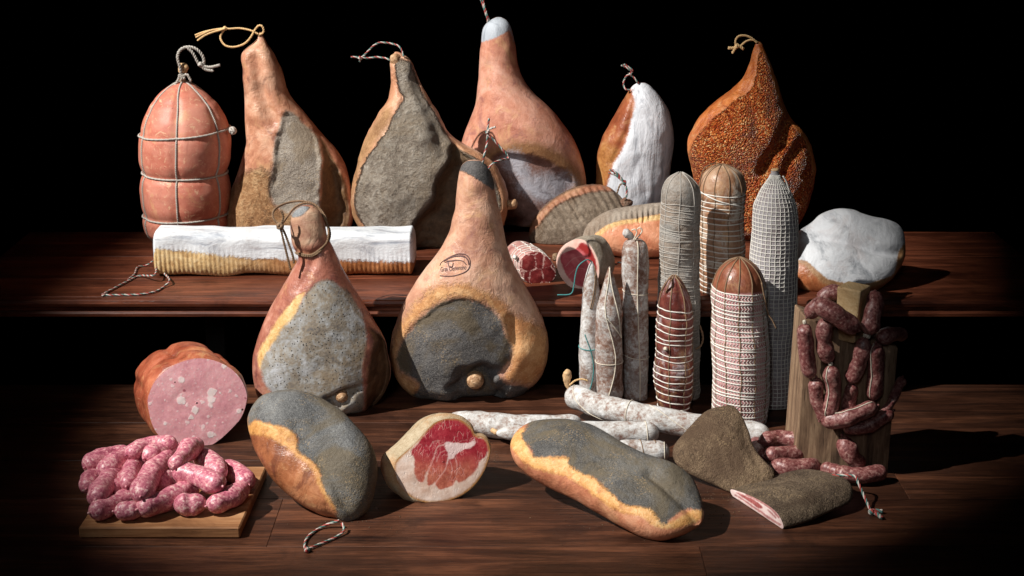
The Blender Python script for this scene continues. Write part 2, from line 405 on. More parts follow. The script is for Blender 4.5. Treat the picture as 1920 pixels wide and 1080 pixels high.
def r_white(g, lo=c8(150, 154, 162), hi=c8(214, 216, 222), st=(1, 1, .18), scale=22):
    f = g.noise(scale, 6, .68, 1.2, g.scale(g.co, st)); col = g.ramp(f, [(.32, lo), (.48, hi), (.66, tuple(min(1, x*1.12) for x in hi[:3])+(1,))])
    col = g.mix(g.rng(g.noise(9, 5, .7, 1.0), .52, .70, 0, .35), col, c8(176, 160, 156))
    return col, g.math('ADD', g.math('MULTIPLY', f, 1.8), g.math('MULTIPLY', g.noise(90, 4, .65), .6)), .6
def r_tan(g, a=c8(110, 76, 44), b=c8(168, 126, 76), c=c8(206, 172, 118)):
    f = g.math('ADD', g.math('MULTIPLY', g.noise(18, 5, .7, 1.0), .6), g.math('MULTIPLY', g.noise(85, 4, .75), .4))
    return g.ramp(f, [(.32, a), (.5, b), (.68, c)]), g.math('MULTIPLY', f, 1.6), .6
def r_fat(g, a=c8(186, 136, 80), b=c8(220, 180, 120), c=c8(238, 212, 164)):
    f = g.math('ADD', g.math('MULTIPLY', g.noise(18, 5, .68, 1.0), .55), g.math('MULTIPLY', g.noise(85, 5, .75, .5), .45))
    return g.ramp(f, [(.34, a), (.5, b), (.66, c)]), g.math('MULTIPLY', f, 1.7), .42
def r_chili(g):
    v = g.voro(235, 'Color'); f = g.sep(v); big = g.noise(9, 5, .7, .6)
    col = g.ramp(g.math('ADD', g.math('MULTIPLY', f, .62), g.math('MULTIPLY', big, .38)), [(.16, c8(112, 38, 16)), (.36, c8(176, 72, 30)), (.56, c8(206, 102, 46)), (.74, c8(230, 146, 78)), (.86, c8(248, 208, 152))])
    h = g.math('ADD', g.math('MULTIPLY', g.voro(200), -1.1), g.math('ADD', g.math('MULTIPLY', f, .9), g.math('MULTIPLY', g.noise(40, 4, .7), 1.2))); return col, h, .34
def r_flat(g, col, h=.5, rough=.6): return col, g.math('MULTIPLY', g.noise(80, 3, .6), h), rough
def layers(name, base, stack=(), strength=.7, dist=.004, spec=.35, sss=0):
    """base recipe with further recipes laid over it where a traced mask says so: (attr, amp, edge, recipe, args)"""
    g = Mat(name, spec=spec); col, h, ro = base[0](g, *base[1:])
    for (at, amp, edge, rec, *args) in stack:
        c2, h2, r2 = rec(g, *args); k = g.mask(at, amp, edge)
        col = g.mix(k, col, c2); h = g.mixf(k, h, h2); ro = g.mixf(k, ro, r2)
    return g.done(col, h, strength, dist, ro, sss)
def plain(name, col, var=.25, scale=60, rough=.6, bump=.4, spec=.3, sss=0, st=None):
    g = Mat(name, spec=spec); co = g.scale(g.co, st) if st else None; f = g.noise(scale, 4, .65, .3, co)
    lo = tuple(x*(1-var) for x in col[:3]); hi = tuple(min(1, x*(1+var)) for x in col[:3])
    return g.done(g.ramp(f, [(.3, lo), (.7, hi)]), f, bump, .003, rough, sss)
def wood(name, dark, mid, light, rough=.5, ring=1.0, spec=.3, axis=0):
    g = Mat(name, spec=spec); st = [11, 11, 11]; st[axis] = 1.1
    n1 = g.noise(1.0*ring, 7, .66, 1.6, g.scale(g.co, tuple(st))); fi = [120, 120, 120]; fi[axis] = 6
    n2 = g.noise(1.3, 4, .7, .3, g.scale(g.co, tuple(fi))); bl = g.noise(5, 5, .65, .8)
    f = g.math('ADD', g.math('MULTIPLY', n1, .55), g.math('ADD', g.math('MULTIPLY', n2, .28), g.math('MULTIPLY', bl, .17)))
    col = g.ramp(f, [(.38, dark), (.50, mid), (.61, light)])
    po = [260, 260, 260]; po[axis] = 16; pores = g.rng(g.noise(1.0, 2, .5, 0, g.scale(g.co, tuple(po))), .64, .72); col = g.mix(g.math('MULTIPLY', pores, .6), col, tuple(x*.4 for x in dark[:3])+(1,))
    stn = g.rng(g.noise(3.5, 6, .7, 1.5), .54, .66, 0, .45); col = g.mix(stn, col, dark)
    tone = g.math('MULTIPLY_ADD', g.rand, .5, .72); hs = g.t.nodes.new('ShaderNodeHueSaturation'); g._in(hs.inputs['Value'], tone); g._in(hs.inputs['Color'], col)
    kn = g.rng(g.noise(3.2, 3, .5, .6, g.scale(g.co, (.5, 1.6, 1.6))), .68, .76); col = g.mix(g.math('MULTIPLY', kn, .6), hs.outputs[0], dark)
    return g.done(col, g.math('SUBTRACT', f, g.math('MULTIPLY', pores, .3)), .5, .003, g.math('MULTIPLY_ADD', bl, .5, rough-.22))

SK1, SK2, SK3 = c8(176, 104, 78), c8(206, 136, 106), c8(226, 166, 136)
M_red = plain('twine_red', c8(168, 70, 66), .25, 200); M_grn = plain('twine_green', c8(84, 124, 118), .25, 200); M_wht = plain('twine_white', c8(196, 186, 178), .15, 200)
TRI = [M_red, M_wht, M_grn]
M_cord = plain('cord_cream', c8(214, 204, 186), .15, 180, .8); M_hemp = plain('cord_hemp', c8(134, 108, 84), .25, 220, .85); M_flax = plain('cord_flax', c8(222, 186, 136), .2, 200, .8)
M_grey = plain('cord_grey', c8(178, 172, 164), .15, 200, .8); M_teal = plain('thread_teal', c8(70, 140, 140), .2, 200); M_net = plain('net_white', c8(226, 222, 214), .08, 200, .7)
g = Mat('bone', .5, .35); f_ = g.noise(60, 5, .7, 1.0); M_bone = g.done(g.mix(g.rng(g.noise(130, 4, .7, 1.0), .56, .68, 0, .7), g.ramp(f_, [(.32, c8(140, 96, 66)), (.5, c8(190, 150, 112)), (.68, c8(222, 190, 152))]), c8(104, 66, 46)), f_, 1.0, .005, .5)
M_hook = plain('casing_tie', c8(206, 170, 128), .25, 70, .5)

def knot(name, p, r, mats, parent, seed=0, fat=.5, n=3):
    p = np.asarray(p, float); T = Tubes(); rr = np.random.default_rng(seed); mats = mats if isinstance(mats, list) else [mats]
    for k in range(n):
        a = rr.normal(size=3); a /= np.linalg.norm(a); bb = np.cross(a, rr.normal(size=3)); bb /= np.linalg.norm(bb)
        th = np.linspace(0, 1.9*np.pi, 12); T.add(p+r*.6*(np.cos(th)[:, None]*a+np.sin(th)[:, None]*bb), r*fat, 5, k % len(mats))
    return T.build(name, mats, parent)
def twine(pts, r, parent, mats=None, name='string', pitch=.02, strands=None):
    mats = mats or TRI; T = Tubes(); T.twist(np.asarray(pts), r, strands or len(mats) if len(mats) > 1 else 2, pitch)
    if len(mats) == 1: T.m = [0]*len(T.m)
    return T.build(name, mats, parent)
def ylist(px, Y, dy=None):
    """traced string hanging in a plane at depth Y, with its own play in depth"""
    return np.array([onY(a, b, Y+(0 if dy is None else dy[i])) for i, (a, b) in enumerate(px)])

# ------------------------------------------------------------------ setting: table, shelf
ZS = 0.268; SHELF_FRONT = 0.18
def cbox(x0, x1, y0, y1, z0, z1, ch=.002):
    V = []; F = []
    xs = [(x0, x0+ch), (x1, x1-ch)]; ys = [(y0, y0+ch), (y1, y1-ch)]; zs_ = [(z0, z0+ch), (z1, z1-ch)]
    idx = {}
    for i in (0, 1):
        for j in (0, 1):
            for k in (0, 1):
                for q in range(3):
                    p = [xs[i][1], ys[j][1], zs_[k][1]]; p[q] = (xs[i][0], ys[j][0], zs_[k][0])[q]; idx[i, j, k, q] = len(V); V.append(p)
    def quad(*l): F.append([idx[t] for t in l])
    for k in (0, 1): quad(*[(a, b, k, 2) for a, b in ((0, 0), (1, 0), (1, 1), (0, 1))])
    for j in (0, 1): quad(*[(a, j, b, 1) for a, b in ((0, 0), (1, 0), (1, 1), (0, 1))])
    for i in (0, 1): quad(*[(i, a, b, 0) for a, b in ((0, 0), (1, 0), (1, 1), (0, 1))])
    for j in (0, 1):
        for k in (0, 1): quad((0, j, k, 1), (1, j, k, 1), (1, j, k, 2), (0, j, k, 2))
    for i in (0, 1):
        for k in (0, 1): quad((i, 0, k, 0), (i, 1, k, 0), (i, 1, k, 2), (i, 0, k, 2))
    for i in (0, 1):
        for j in (0, 1): quad((i, j, 0, 0), (i, j, 1, 0), (i, j, 1, 1), (i, j, 0, 1))
    for i in (0, 1):
        for j in (0, 1):
            for k in (0, 1): F.append([idx[i, j, k, q] for q in range(3)])
    V = np.array(V); c = V.mean(0); G = []
    for f in F:
        p = V[f]; n = np.cross(p[1]-p[0], p[2]-p[0]); G.append(f if np.dot(n, p.mean(0)-c) > 0 else f[::-1])
    return V, G
W_table = wood('table_wood', c8(32, 17, 12), c8(68, 40, 27), c8(108, 67, 46), .45)
W_shelf = wood('shelf_wood', c8(56, 26, 17), c8(106, 56, 37), c8(150, 86, 59), .42)
# two black flags added near the key lamp, unseen outside the picture, keep its light off the ends of table and shelf
W_dark = plain('dark_legs_and_flags', c8(22, 15, 12), .3, 30, .8)

table = thing('wooden_table', 'dark brown plank table top that everything in front stands on', 'table', (0, -.45, 0)); 
TX0, TX1, SX0, SX1 = -1.6, 1.6, -1.6, 1.6
ys = [-1.16, -.865, -.60, -.36, -.09, .22]
cuts = [[.42], [-.55], [.955], [-.2], [.5]]
for (a, b), cu in zip(zip(ys[:-1], ys[1:]), cuts):
    xs = [TX0]+cu+[TX1]
    for x0, x1 in zip(xs[:-1], xs[1:]):
        V, F = cbox(x0+.0004, x1-.0004, a+.0005, b-.0005, -.035, -random.random()*.0012, .0010); mesh_obj('plank', V, F, W_table, table, False)
shelf = thing('raised_wooden_shelf', 'raised reddish brown plank shelf with moulded front edge behind the table', 'shelf', (0, .7, 0))
ysh = [SHELF_FRONT+.03, .40, .66, .98]
for i, (a, b) in enumerate(zip(ysh[:-1], ysh[1:])):
    cx_ = [.3, -.5, .6][i]
    for x0, x1 in ((SX0, cx_), (cx_, SX1)):
        V, F = cbox(x0+.0004, x1-.0004, a+.0006, b-.0006, ZS-.028, ZS-random.random()*.0008, .0014); mesh_obj('plank', V, F, W_shelf, shelf, False)
Lk = np.array([-5.224, -2.6, 6.185]); fd = np.array([0, .2, .35])-Lk; fd /= np.linalg.norm(fd)
for A_, B_, sg, lab in (((1.17, -.62, 0), (1.215, .55, ZS), 1, 'unseen black flag added on the far side of the key lamp'), ((-1.11, -.40, 0), (-1.24, .28, ZS), -1, 'unseen black flag added on the near side of the key lamp')):
    fA = Lk+.17*(np.array(A_)-Lk); fB = Lk+.17*(np.array(B_)-Lk); e1 = (fB-fA)/np.linalg.norm(fB-fA); e2 = np.cross(fd, e1); e2 /= np.linalg.norm(e2)
    if np.dot(e2, [sg, 0, 0]) < 0: e2 = -e2
    q = [fA-e1*.35, fB+e1*.35, fB+e1*.35+e2*.45, fA-e1*.35+e2*.45]; V = np.vstack([q, np.array(q)-fd*.008])
    flag = thing('added_flag', lab, 'flag', (fA+fB)/2, 'added flags by the key lamp'); mesh_obj('panel', V, [[0, 1, 2, 3], [7, 6, 5, 4], [0, 4, 5, 1], [1, 5, 6, 2], [2, 6, 7, 3], [3, 7, 4, 0]], W_dark, flag, False)
def extrude_profile(prof, x0, x1):
    p = np.array(prof); n = len(p); V = np.vstack([np.c_[np.full(n, x0), p], np.c_[np.full(n, x1), p]])
    F = [[i, (i+1) % n, n+(i+1) % n, n+i] for i in range(n)]+[list(range(n))[::-1], list(range(n, 2*n))]; return V, F
f0 = SHELF_FRONT; z1 = ZS
prof = [(f0+.029, z1-.0005), (f0+.004, z1-.001), (f0, z1-.004), (f0-.002, z1-.012), (f0, z1-.020), (f0+.006, z1-.023), (f0+.012, z1-.026), (f0+.012, z1-.034), (f0+.004, z1-.036), (f0, z1-.042), (f0+.001, z1-.050), (f0+.029, z1-.052)]
V, F = extrude_profile(prof[::-1], SX0, SX1); mesh_obj('moulding', V, F, W_shelf, shelf, False)
for lx in (-.95, .85):
    for ly in (.55, .88): V, F = cbox(lx, lx+.06, ly, ly+.06, -.035, ZS-.029, .003); mesh_obj('leg', V, F, W_dark, shelf, False)

# ================================================================== upper shelf
# ---- whole mortadella in cord
L = [(341,152),(338,153),(318,160),(298,175),(283,195),(271,220),(264,245),(262,270),(262,300),(266,315),(269,322),(265,331),(263,350),(266,380),(270,396),(271,400),(269,408),(271,420),(276,435),(285,445),(297,456)]
Rr = [(343,152),(348,153),(364,160),(386,175),(408,195),(422,220),(430,245),(432,270),(431,300),(427,315),(425,322),(428,331),(432,350),(432,380),(429,396),(428,400),(429,408),(427,420),(421,435),(413,445),(402,456)]
gm = [(345,322),(345,322)]
b = loft(L, Rr, 452, ZS, 1.0, noise=.0022, nscale=10, seed=1, M=150, N=180)
# cord furrows
th = np.linspace(0, 2*np.pi, b.G.shape[1], endpoint=False); ang0 = R(90); ctr = b.G.mean(1, keepdims=True)
fur = np.zeros(len(th)); angs = [ang0+R(60)*k for k in range(6)]
for a in angs: fur += np.exp(-((np.angle(np.exp(1j*(th-a))))/.13)**2)
top = np.exp(-np.linspace(0, 1, b.G.shape[0])*4)*1.0+.42
ringpy = [246, 322, 400]; rf = sum(np.exp(-((b.pys-p)/7)**2) for p in ringpy)
b.G = ctr+(b.G-ctr)*(1-.055*fur[None, :, None]*top[:, None, None]-.022*rf[:, None, None])
m_mort = layers('mortadella_casing', (r_skin, c8(186, 96, 76), c8(210, 124, 102), c8(224, 150, 130), c8(226, 176, 140), .25), strength=.35, spec=.4)
g = Mat('mortadella_casing_scuffed', .45, .4); cA, hA, rA = r_skin(g, c8(170, 92, 74), c8(194, 116, 96), c8(208, 140, 120), c8(160, 88, 74), .3)
fl = g.math('MAXIMUM', g.rng(g.noise(34, 5, .66, 1.8), .59, .64), g.math('MULTIPLY', g.rng(g.noise(90, 4, .7, 1.2), .62, .68), .8)); cA = g.mix(g.math('MULTIPLY', fl, .7), cA, c8(222, 180, 146)); cA = g.mix(g.rng(g.noise(150, 2, .5), .70, .76, 0, .6), cA, c8(120, 56, 46))
m_mort = g.done(cA, hA, .25, .003, g.math('MULTIPLY_ADD', g.noise(40, 4, .7), .3, .36))
mort = thing('mortadella', 'large whole pink mortadella tied in a grid of cream cord', 'mortadella', b.base)
body_obj('body', b, m_mort, mort)
M = b.G.shape[0]; us = np.arange(M)
for a in angs:
    u = np.linspace(1, M-6, 90); T = Tubes(); T.twist(b.at(u, np.full(90, a/(2*np.pi)), .0012), .0034, 2, .012, 160); T.m = [0]*len(T.m); T.build('vertical_cord', [M_grey], mort)
for p, tilt in zip(ringpy, (3.0, -.6, 1.2)):
    u0 = np.interp(p, b.pys, us); v = np.linspace(0, 1, 130); T = Tubes(); T.twist(b.at(u0+tilt*np.cos(2*np.pi*v)*-1.0, v, .003), .0036, 2, .012, 200); T.m = [0]*len(T.m); T.build('ring_cord', [M_grey], mort)
tp = b.G[0].mean(0); Yt = b.Y0
nub = roll([tp+[0, 0, -.01], tp+[.003, 0, .03], onY(348, 118, Yt)], .013, 30, 20, noise=.005, nscale=90, prof=[1, .55, .6, 1.1, 1.25, 1.0]); body_obj('casing_end', nub, M_hook, mort)
T = Tubes(); T.twist(ylist([(341,150),(338,128),(333,108),(338,94),(352,88),(368,92),(380,105),(382,118),(376,124)], Yt, [-.01,-.02,-.02,-.015,-.01,-.01,-.01,-.01,-.01]), .0048, 2, .016); T.twist(ylist([(350,88),(362,100),(370,115),(375,121),(392,126),(412,122)], Yt-.012), .0046, 2, .016); T.twist(ylist([(374,120),(385,130),(400,133)], Yt-.012), .0046, 2, .016)
T.m = [0]*len(T.m); ls = T.build('hanging_cord', [M_grey], mort); knot('knot', onY(376, 121, Yt-.012), .009, M_grey, ls, 3)
T = Tubes()
for q in ([(341,150),(337,140),(335,148),(328,160)], [(346,140),(352,141),(358,152)], [(341,148),(342,138),(346,148)]): T.twist(ylist(q, Yt, [-.016]*len(q)), .0042, 2, .014)
T.m = [0]*len(T.m); T.build('neck_cord', [M_grey], mort)
knot('side_knot', onY(436, 245, Yt-.02), .016, M_grey, mort, 8, .26, 6)

# ---- ham with wedge cut, cream string
L = [(486,60),(484,62),(481,78),(470,85),(458,92),(453,103),(453,115),(455,125),(454,145),(457,165),(460,190),(461,215),(463,245),(462,270),(457,295),(448,320),(437,345),(428,365),(424,390),(423,415),(425,432),(430,445),(440,458)]
Rr = [(488,60),(492,63),(497,75),(503,92),(512,100),(518,113),(527,128),(532,145),(535,165),(541,178),(552,193),(566,208),(581,226),(596,244),(611,260),(626,279),(641,301),(651,322),(658,347),(662,380),(661,402),(656,425),(648,442),(636,458)]
face = [(538,207),(528,222),(524,240),(516,265),(512,290),(511,320),(505,350),(508,372),(520,388),(560,410),(598,412),(598,390),(600,355),(601,320),(604,300),(600,280),(596,258),(585,245),(570,232),(555,215)]
side = [(600,256),(604,282),(607,300),(604,322),(603,355),(600,395),(598,440),(640,440),(655,410),(654,380),(650,350),(640,325),(628,305),(618,285)]
tanp = [(450,335),(480,318),(505,330),(508,370),(525,395),(590,415),(600,460),(420,460),(415,400),(428,365)]
b = loft(L, Rr, 448, ZS, .115, noise=.006, nscale=9, seed=2, dents=[(side, .05, 26), (face, .012, 10)], grooves=[([(478,110),(486,150),(497,195),(514,230)], .015, 13)], bulges=[], expo=2.3)
m_h1 = layers('ham_skin_russet', (r_skin, c8(146, 92, 70), c8(188, 132, 104), c8(220, 176, 148), c8(108, 70, 66), .55),
    [('m2', 10, 7, r_crag, c8(78, 50, 32), c8(164, 120, 80), c8(220, 184, 140), c8(134, 92, 60), 1.5), ('m3', 3, 3, r_tan, c8(74, 50, 32), c8(104, 76, 50), c8(132, 102, 70)), ('m1', 4, 4, r_pepper, c8(104, 94, 84), c8(154, 143, 131), c8(188, 178, 165), 280, c8(144, 128, 108))], 1.0)  # m3 paints the shade on the right-hand plane as darker brown
h = thing('cured_ham', 'russet ham with wedge-shaped grey peppered cut and cream string at shank tip', 'ham', b.base, 'hams standing along the shelf')
body_obj('body', b, m_h1, h, {'m1': face, 'm2': tanp, 'm3': side}); Yt = b.Y0
T = Tubes(); T.twist(ylist([(485,66),(494,60),(492,50),(485,48),(478,56),(470,70),(458,82),(440,88),(424,86),(415,76),(414,66),(422,53)], Yt, [-.01,-.012,-.012,-.01,-.01,-.02,-.02,-.02,-.02,-.01,0,0]), .0033, 2, .012)
T.twist(ylist([(484,64),(470,57),(450,53),(430,54),(422,53),(400,56),(382,60),(366,66)], Yt, [-.012,-.01,0,0,0,0,0,0]), .0031, 2, .012); T.twist(ylist([(422,54),(400,60),(385,66),(370,76)], Yt-.006), .0031, 2, .012); T.twist(ylist([(420,54),(395,57),(367,70)], Yt-.003), .0028, 2, .012)
T.m = [0]*len(T.m); st = T.build('string', [M_flax], h); knot('knot', onY(422, 53, Yt), .007, M_flax, st, 5)

# ---- broad grey-faced ham
L = [(742,97),(738,99),(734,107),(733,115),(736,130),(737,150),(734,170),(727,190),(713,213),(700,232),(690,250),(682,268),(673,290),(666,315),(661,345),(659,370),(662,395),(670,415),(682,436),(700,456),(715,466)]
Rr = [(744,97),(752,99),(762,106),(771,113),(775,125),(781,140),(789,156),(799,175),(809,190),(819,207),(828,225),(836,241),(846,253),(861,266),(881,276),(900,286),(918,300),(933,316),(945,335),(952,360),(954,385),(951,405),(942,430),(925,450),(900,466)]
face = [(745,112),(742,130),(744,145),(749,165),(758,186),(750,200),(740,214),(728,243),(714,262),(700,282),(686,302),(676,325),(669,352),(666,382),(674,408),(690,436),(710,460),(900,466),(925,450),(940,425),(944,385),(935,345),(915,312),(880,290),(855,272),(842,256),(828,236),(812,208),(797,185),(785,160),(777,138),(768,118)]
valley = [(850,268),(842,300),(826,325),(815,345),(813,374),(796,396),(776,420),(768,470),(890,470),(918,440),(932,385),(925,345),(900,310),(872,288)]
rim = [(842,250),(880,270),(905,283),(932,312),(952,345),(957,385),(946,436),(930,445),(938,385),(928,342),(905,304),(868,284),(845,264)]
b = loft(L, Rr, 456, ZS, .125, noise=.008, nscale=12, seed=3, dents=[(valley, .055, 22)], grooves=[([(750,150),(756,175),(760,195),(745,225)], .009, 9), ([(775,150),(792,190),(808,220),(820,250),(832,290)], .010, 9)], bulges=[(790,250,30,.02),(735,360,50,.03),(945,390,20,.02)], expo=2.2, N=180)
m_h2 = layers('ham_greyface', (r_skin, c8(166, 110, 80), c8(206, 152, 120), c8(230, 188, 158), c8(150, 110, 78), .3),
    [('m4', 8, 10, r_crag, c8(98, 68, 44), c8(160, 120, 82), c8(198, 158, 116), c8(130, 92, 62), .5), ('m1', 5, 2.5, r_crag, c8(96, 82, 70), c8(160, 147, 132), c8(208, 199, 186), c8(152, 134, 112), 1.8), ('m3', 4, 5, r_tan, c8(62, 46, 32), c8(92, 72, 52), c8(120, 96, 70)), ('m2', 3, 3, r_fat, c8(168, 112, 78), c8(208, 152, 114), c8(228, 184, 146))], 1.25, .005)  # m3 puts the shade of the recessed valley into the colour
h = thing('cured_ham', 'broad ham whose whole front is grey-brown meat with pale rind down left', 'ham', b.base, 'hams standing along the shelf')
body_obj('body', b, m_h2, h, {'m1': face, 'm2': rim, 'm3': valley, 'm4': [(725,200),(735,222),(700,275),(672,330),(664,380),(690,440),(720,470),(640,470),(640,330),(690,245)]}); Yt = b.Y0
k1 = roll([onY(946, 384, Yt-.01), onY(958, 383, Yt-.02), onY(970, 382, Yt-.025)], .0165, 24, 20, cap=.012, noise=.003, nscale=60); body_obj('bone', k1, M_bone, h)
k2 = roll([onY(742, 122, Yt-.012), onY(742, 112, Yt-.016), onY(743, 100, Yt-.014)], .016, 24, 20, cap=.012, noise=.003, nscale=60); body_obj('shank_bone', k2, M_bone, h)
st = twine(ylist([(757,106),(752,92),(745,85),(730,81),(712,80),(700,86),(688,98),(677,108),(668,107),(658,107)], Yt, [-.02,-.015,-.01,0,0,0,0,0,0,0]), .0028, h, pitch=.026)
twine(ylist([(735,114),(722,109),(705,107),(690,109),(677,108),(674,116)], Yt, [-.02,-.01,0,0,0,0]), .0028, h, pitch=.026); knot('knot', onY(675, 109, Yt), .007, TRI, st, 2)

# ---- tall ham, wax-capped shank
L = [(934,32),(928,33),(915,40),(906,48),(902,65),(903,78),(900,95),(899,120),(898,145),(895,170),(892,195),(885,215),(877,235),(867,260),(861,285),(859,320),(863,355),(878,390),(900,415),(915,424)]
Rr = [(936,32),(945,34),(955,42),(960,55),(964,68),(967,80),(970,105),(972,120),(978,140),(990,160),(1006,180),(1026,198),(1043,216),(1060,238),(1075,260),(1086,285),(1094,310),(1098,335),(1098,358),(1092,382),(1078,402),(1055,418),(1045,424)]
face = [(912,330),(917,305),(930,290),(950,285),(985,288),(1015,296),(1040,308),(1063,325),(1076,346),(1068,372),(1052,390),(1022,412),(990,424),(950,436),(920,420),(908,380)]
mould = [(948,292),(970,286),(985,300),(990,315),(1008,330),(1030,327),(1060,328),(1077,341),(1065,352),(1048,366),(1040,376),(1012,377),(988,366),(974,355),(968,335),(952,315)]
cap = [(890,20),(985,20),(966,78),(958,58),(950,60),(940,66),(925,72),(895,76)]
b = loft(L, Rr, 415, ZS, .135, noise=.0035, nscale=8, seed=4, dents=[(face, .022, 16)], grooves=[([(915,125),(912,160),(905,200)], .006, 9)], bulges=[(1000,262,60,.015)])
m_h3 = layers('ham_skin_rosy', (r_skin, c8(168, 104, 84), c8(200, 138, 114), c8(222, 168, 146), c8(124, 76, 84), .45),
    [('m4', 9, 11, r_crag, c8(110, 74, 46), c8(160, 116, 78), c8(194, 152, 110), c8(140, 96, 62), .5), ('m1', 5, 5, r_tan, c8(98, 68, 60), c8(132, 98, 88), c8(160, 128, 118)), ('m2', 18, 14, r_white, c8(132, 126, 132), c8(184, 182, 190), (1, 1, .6), 26), ('m3', 4, 2, r_white, c8(128, 136, 146), c8(178, 184, 192))], .55)
h = thing('cured_ham', 'tallest rosy ham with grey wax cap on shank and white mould on lower face', 'ham', b.base, 'hams standing along the shelf')
band = [(870,300),(905,285),(950,268),(1000,266),(1040,280),(1075,305),(1098,335),(1095,370),(1070,410),(1010,430),(900,430),(880,380)]
body_obj('body', b, m_h3, h, {'m1': face, 'm2': mould, 'm3': cap, 'm4': band}); Yt = b.Y0
p0 = b.hit(914, 42, -.004); twine([p0, p0+[-.004, -.004, .02], onY(907, 14, Yt), onY(902, 0, Yt), onY(899, -16, Yt)], .0032, h, pitch=.026); twine([p0+[.006, 0, 0], onY(910, 18, Yt-.006), onY(906, 2, Yt), onY(904, -16, Yt)], .0032, h, pitch=.026)

# ---- tall white-moulded culatello
L = [(1197,155),(1194,156),(1188,160),(1180,172),(1168,190),(1155,212),(1141,232),(1130,255),(1123,285),(1120,310),(1120,345),(1123,375),(1132,400),(1140,410)]
Rr = [(1200,155),(1206,155),(1216,158),(1229,168),(1241,182),(1251,200),(1258,220),(1263,240),(1263,260),(1261,290),(1257,320),(1251,350),(1244,375),(1236,398),(1228,410)]
wh = [(1189,150),(1191,190),(1186,215),(1181,240),(1174,265),(1165,285),(1152,305),(1142,335),(1136,362),(1140,420),(1290,420),(1290,140)]
b = loft(L, Rr, 408, ZS, .10, noise=.005, nscale=10, seed=5, grooves=[([(1190,190),(1180,240),(1150,305)], .008, 7), ([(1190,330),(1200,300),(1210,360)], .006, 9)])
m_c1 = layers('culatello_white', (r_skin, c8(120, 60, 36), c8(154, 84, 54), c8(180, 116, 74), c8(96, 48, 34), .4),
    [('m2', 8, 8, r_fat, c8(140, 88, 46), c8(176, 118, 66), c8(196, 146, 90)), ('m1', 5, 3, r_white)], .8)
h = thing('culatello', 'upright pear-shaped cured meat half coated in white mould, red-brown left flank', 'cured meat', b.base)
body_obj('body', b, m_c1, h, {'m1': wh, 'm2': [(1132,270),(1160,280),(1150,310),(1135,345),(1128,380),(1118,380),(1118,300)]}); Yt = b.Y0
st = twine(ylist([(1197,157),(1190,147),(1180,140),(1172,146),(1169,158),(1173,167),(1181,169)], Yt, [-.02]*5+[-.03,-.03]), .0029, h, pitch=.026); twine(ylist([(1181,140),(1184,134),(1175,127),(1165,122)], Yt-.02), .0032, h, pitch=.026); twine(ylist([(1181,140),(1186,132),(1176,124),(1170,120)], Yt-.015), .0028, h, pitch=.026); knot('knot', onY(1182, 139, Yt-.02), .006, TRI, st, 1)

# ---- chili ham
L = [(1420,78),(1417,79),(1413,92),(1406,110),(1399,130),(1391,146),(1379,160),(1363,176),(1345,190),(1326,206),(1311,225),(1299,245),(1293,262),(1291,276),(1293,292),(1297,312),(1301,335),(1307,362),(1315,390),(1332,422),(1348,442)]
Rr = [(1422,78),(1429,80),(1434,95),(1441,110),(1448,125),(1455,145),(1461,165),(1467,185),(1474,205),(1481,218),(1493,231),(1506,246),(1516,265),(1523,285),(1527,306),(1528,330),(1525,356),(1519,380),(1509,405),(1496,428),(1484,442)]
ch = [(1428,98),(1422,112),(1420,135),(1416,150),(1412,165),(1400,176),(1380,186),(1362,204),(1342,219),(1326,234),(1311,250),(1299,270),(1294,288),(1298,330),(1308,390),(1340,452),(1480,452),(1506,405),(1521,375),(1525,330),(1518,290),(1506,260),(1488,240),(1473,215),(1461,187),(1453,165),(1446,140),(1438,115)]
b = loft(L, Rr, 440, ZS, .125, noise=.007, nscale=12, seed=6, grooves=[([(1395,170),(1412,190),(1420,240),(1440,290),(1425,330)], .012, 12), ([(1478,232),(1468,262),(1452,290),(1436,320)], .034, 10), ([(1500,275),(1480,300),(1470,330)], .015, 9)], bulges=[(1350,280,40,.02),(1440,250,18,.014)])
b2 = Body(b.G)
m_ch = layers('chili_crust', (r_skin, c8(160, 78, 34), c8(206, 124, 66), c8(228, 166, 104), c8(130, 56, 30), .5), [('m1', 4, 2, r_chili)], 1.5, .006, .5)
h = thing('cured_ham', 'pear-shaped ham crusted in orange-red chilli flakes', 'ham', b.base, 'hams standing along the shelf')
body_obj('body', b, m_ch, h, {'m1': ch}); Yt = b.Y0
T = Tubes(); T.twist(ylist([(1419,80),(1410,72),(1398,67),(1385,68),(1379,77),(1381,86),(1388,86),(1400,77),(1412,75),(1420,80)], Yt, [-.01]*10), .0034, 2, .012); T.twist(ylist([(1384,86),(1375,90),(1366,90)], Yt-.01), .005, 2, .014); T.twist(ylist([(1383,86),(1377,93),(1373,100)], Yt-.014), .004, 2, .014); T.twist(ylist([(1382,84),(1390,89),(1394,92)], Yt-.012), .0045, 2, .014)
T.m = [0]*len(T.m); st = T.build('string', [M_flax], h); knot('knot', onY(1382, 86, Yt-.01), .008, M_flax, st, 4)

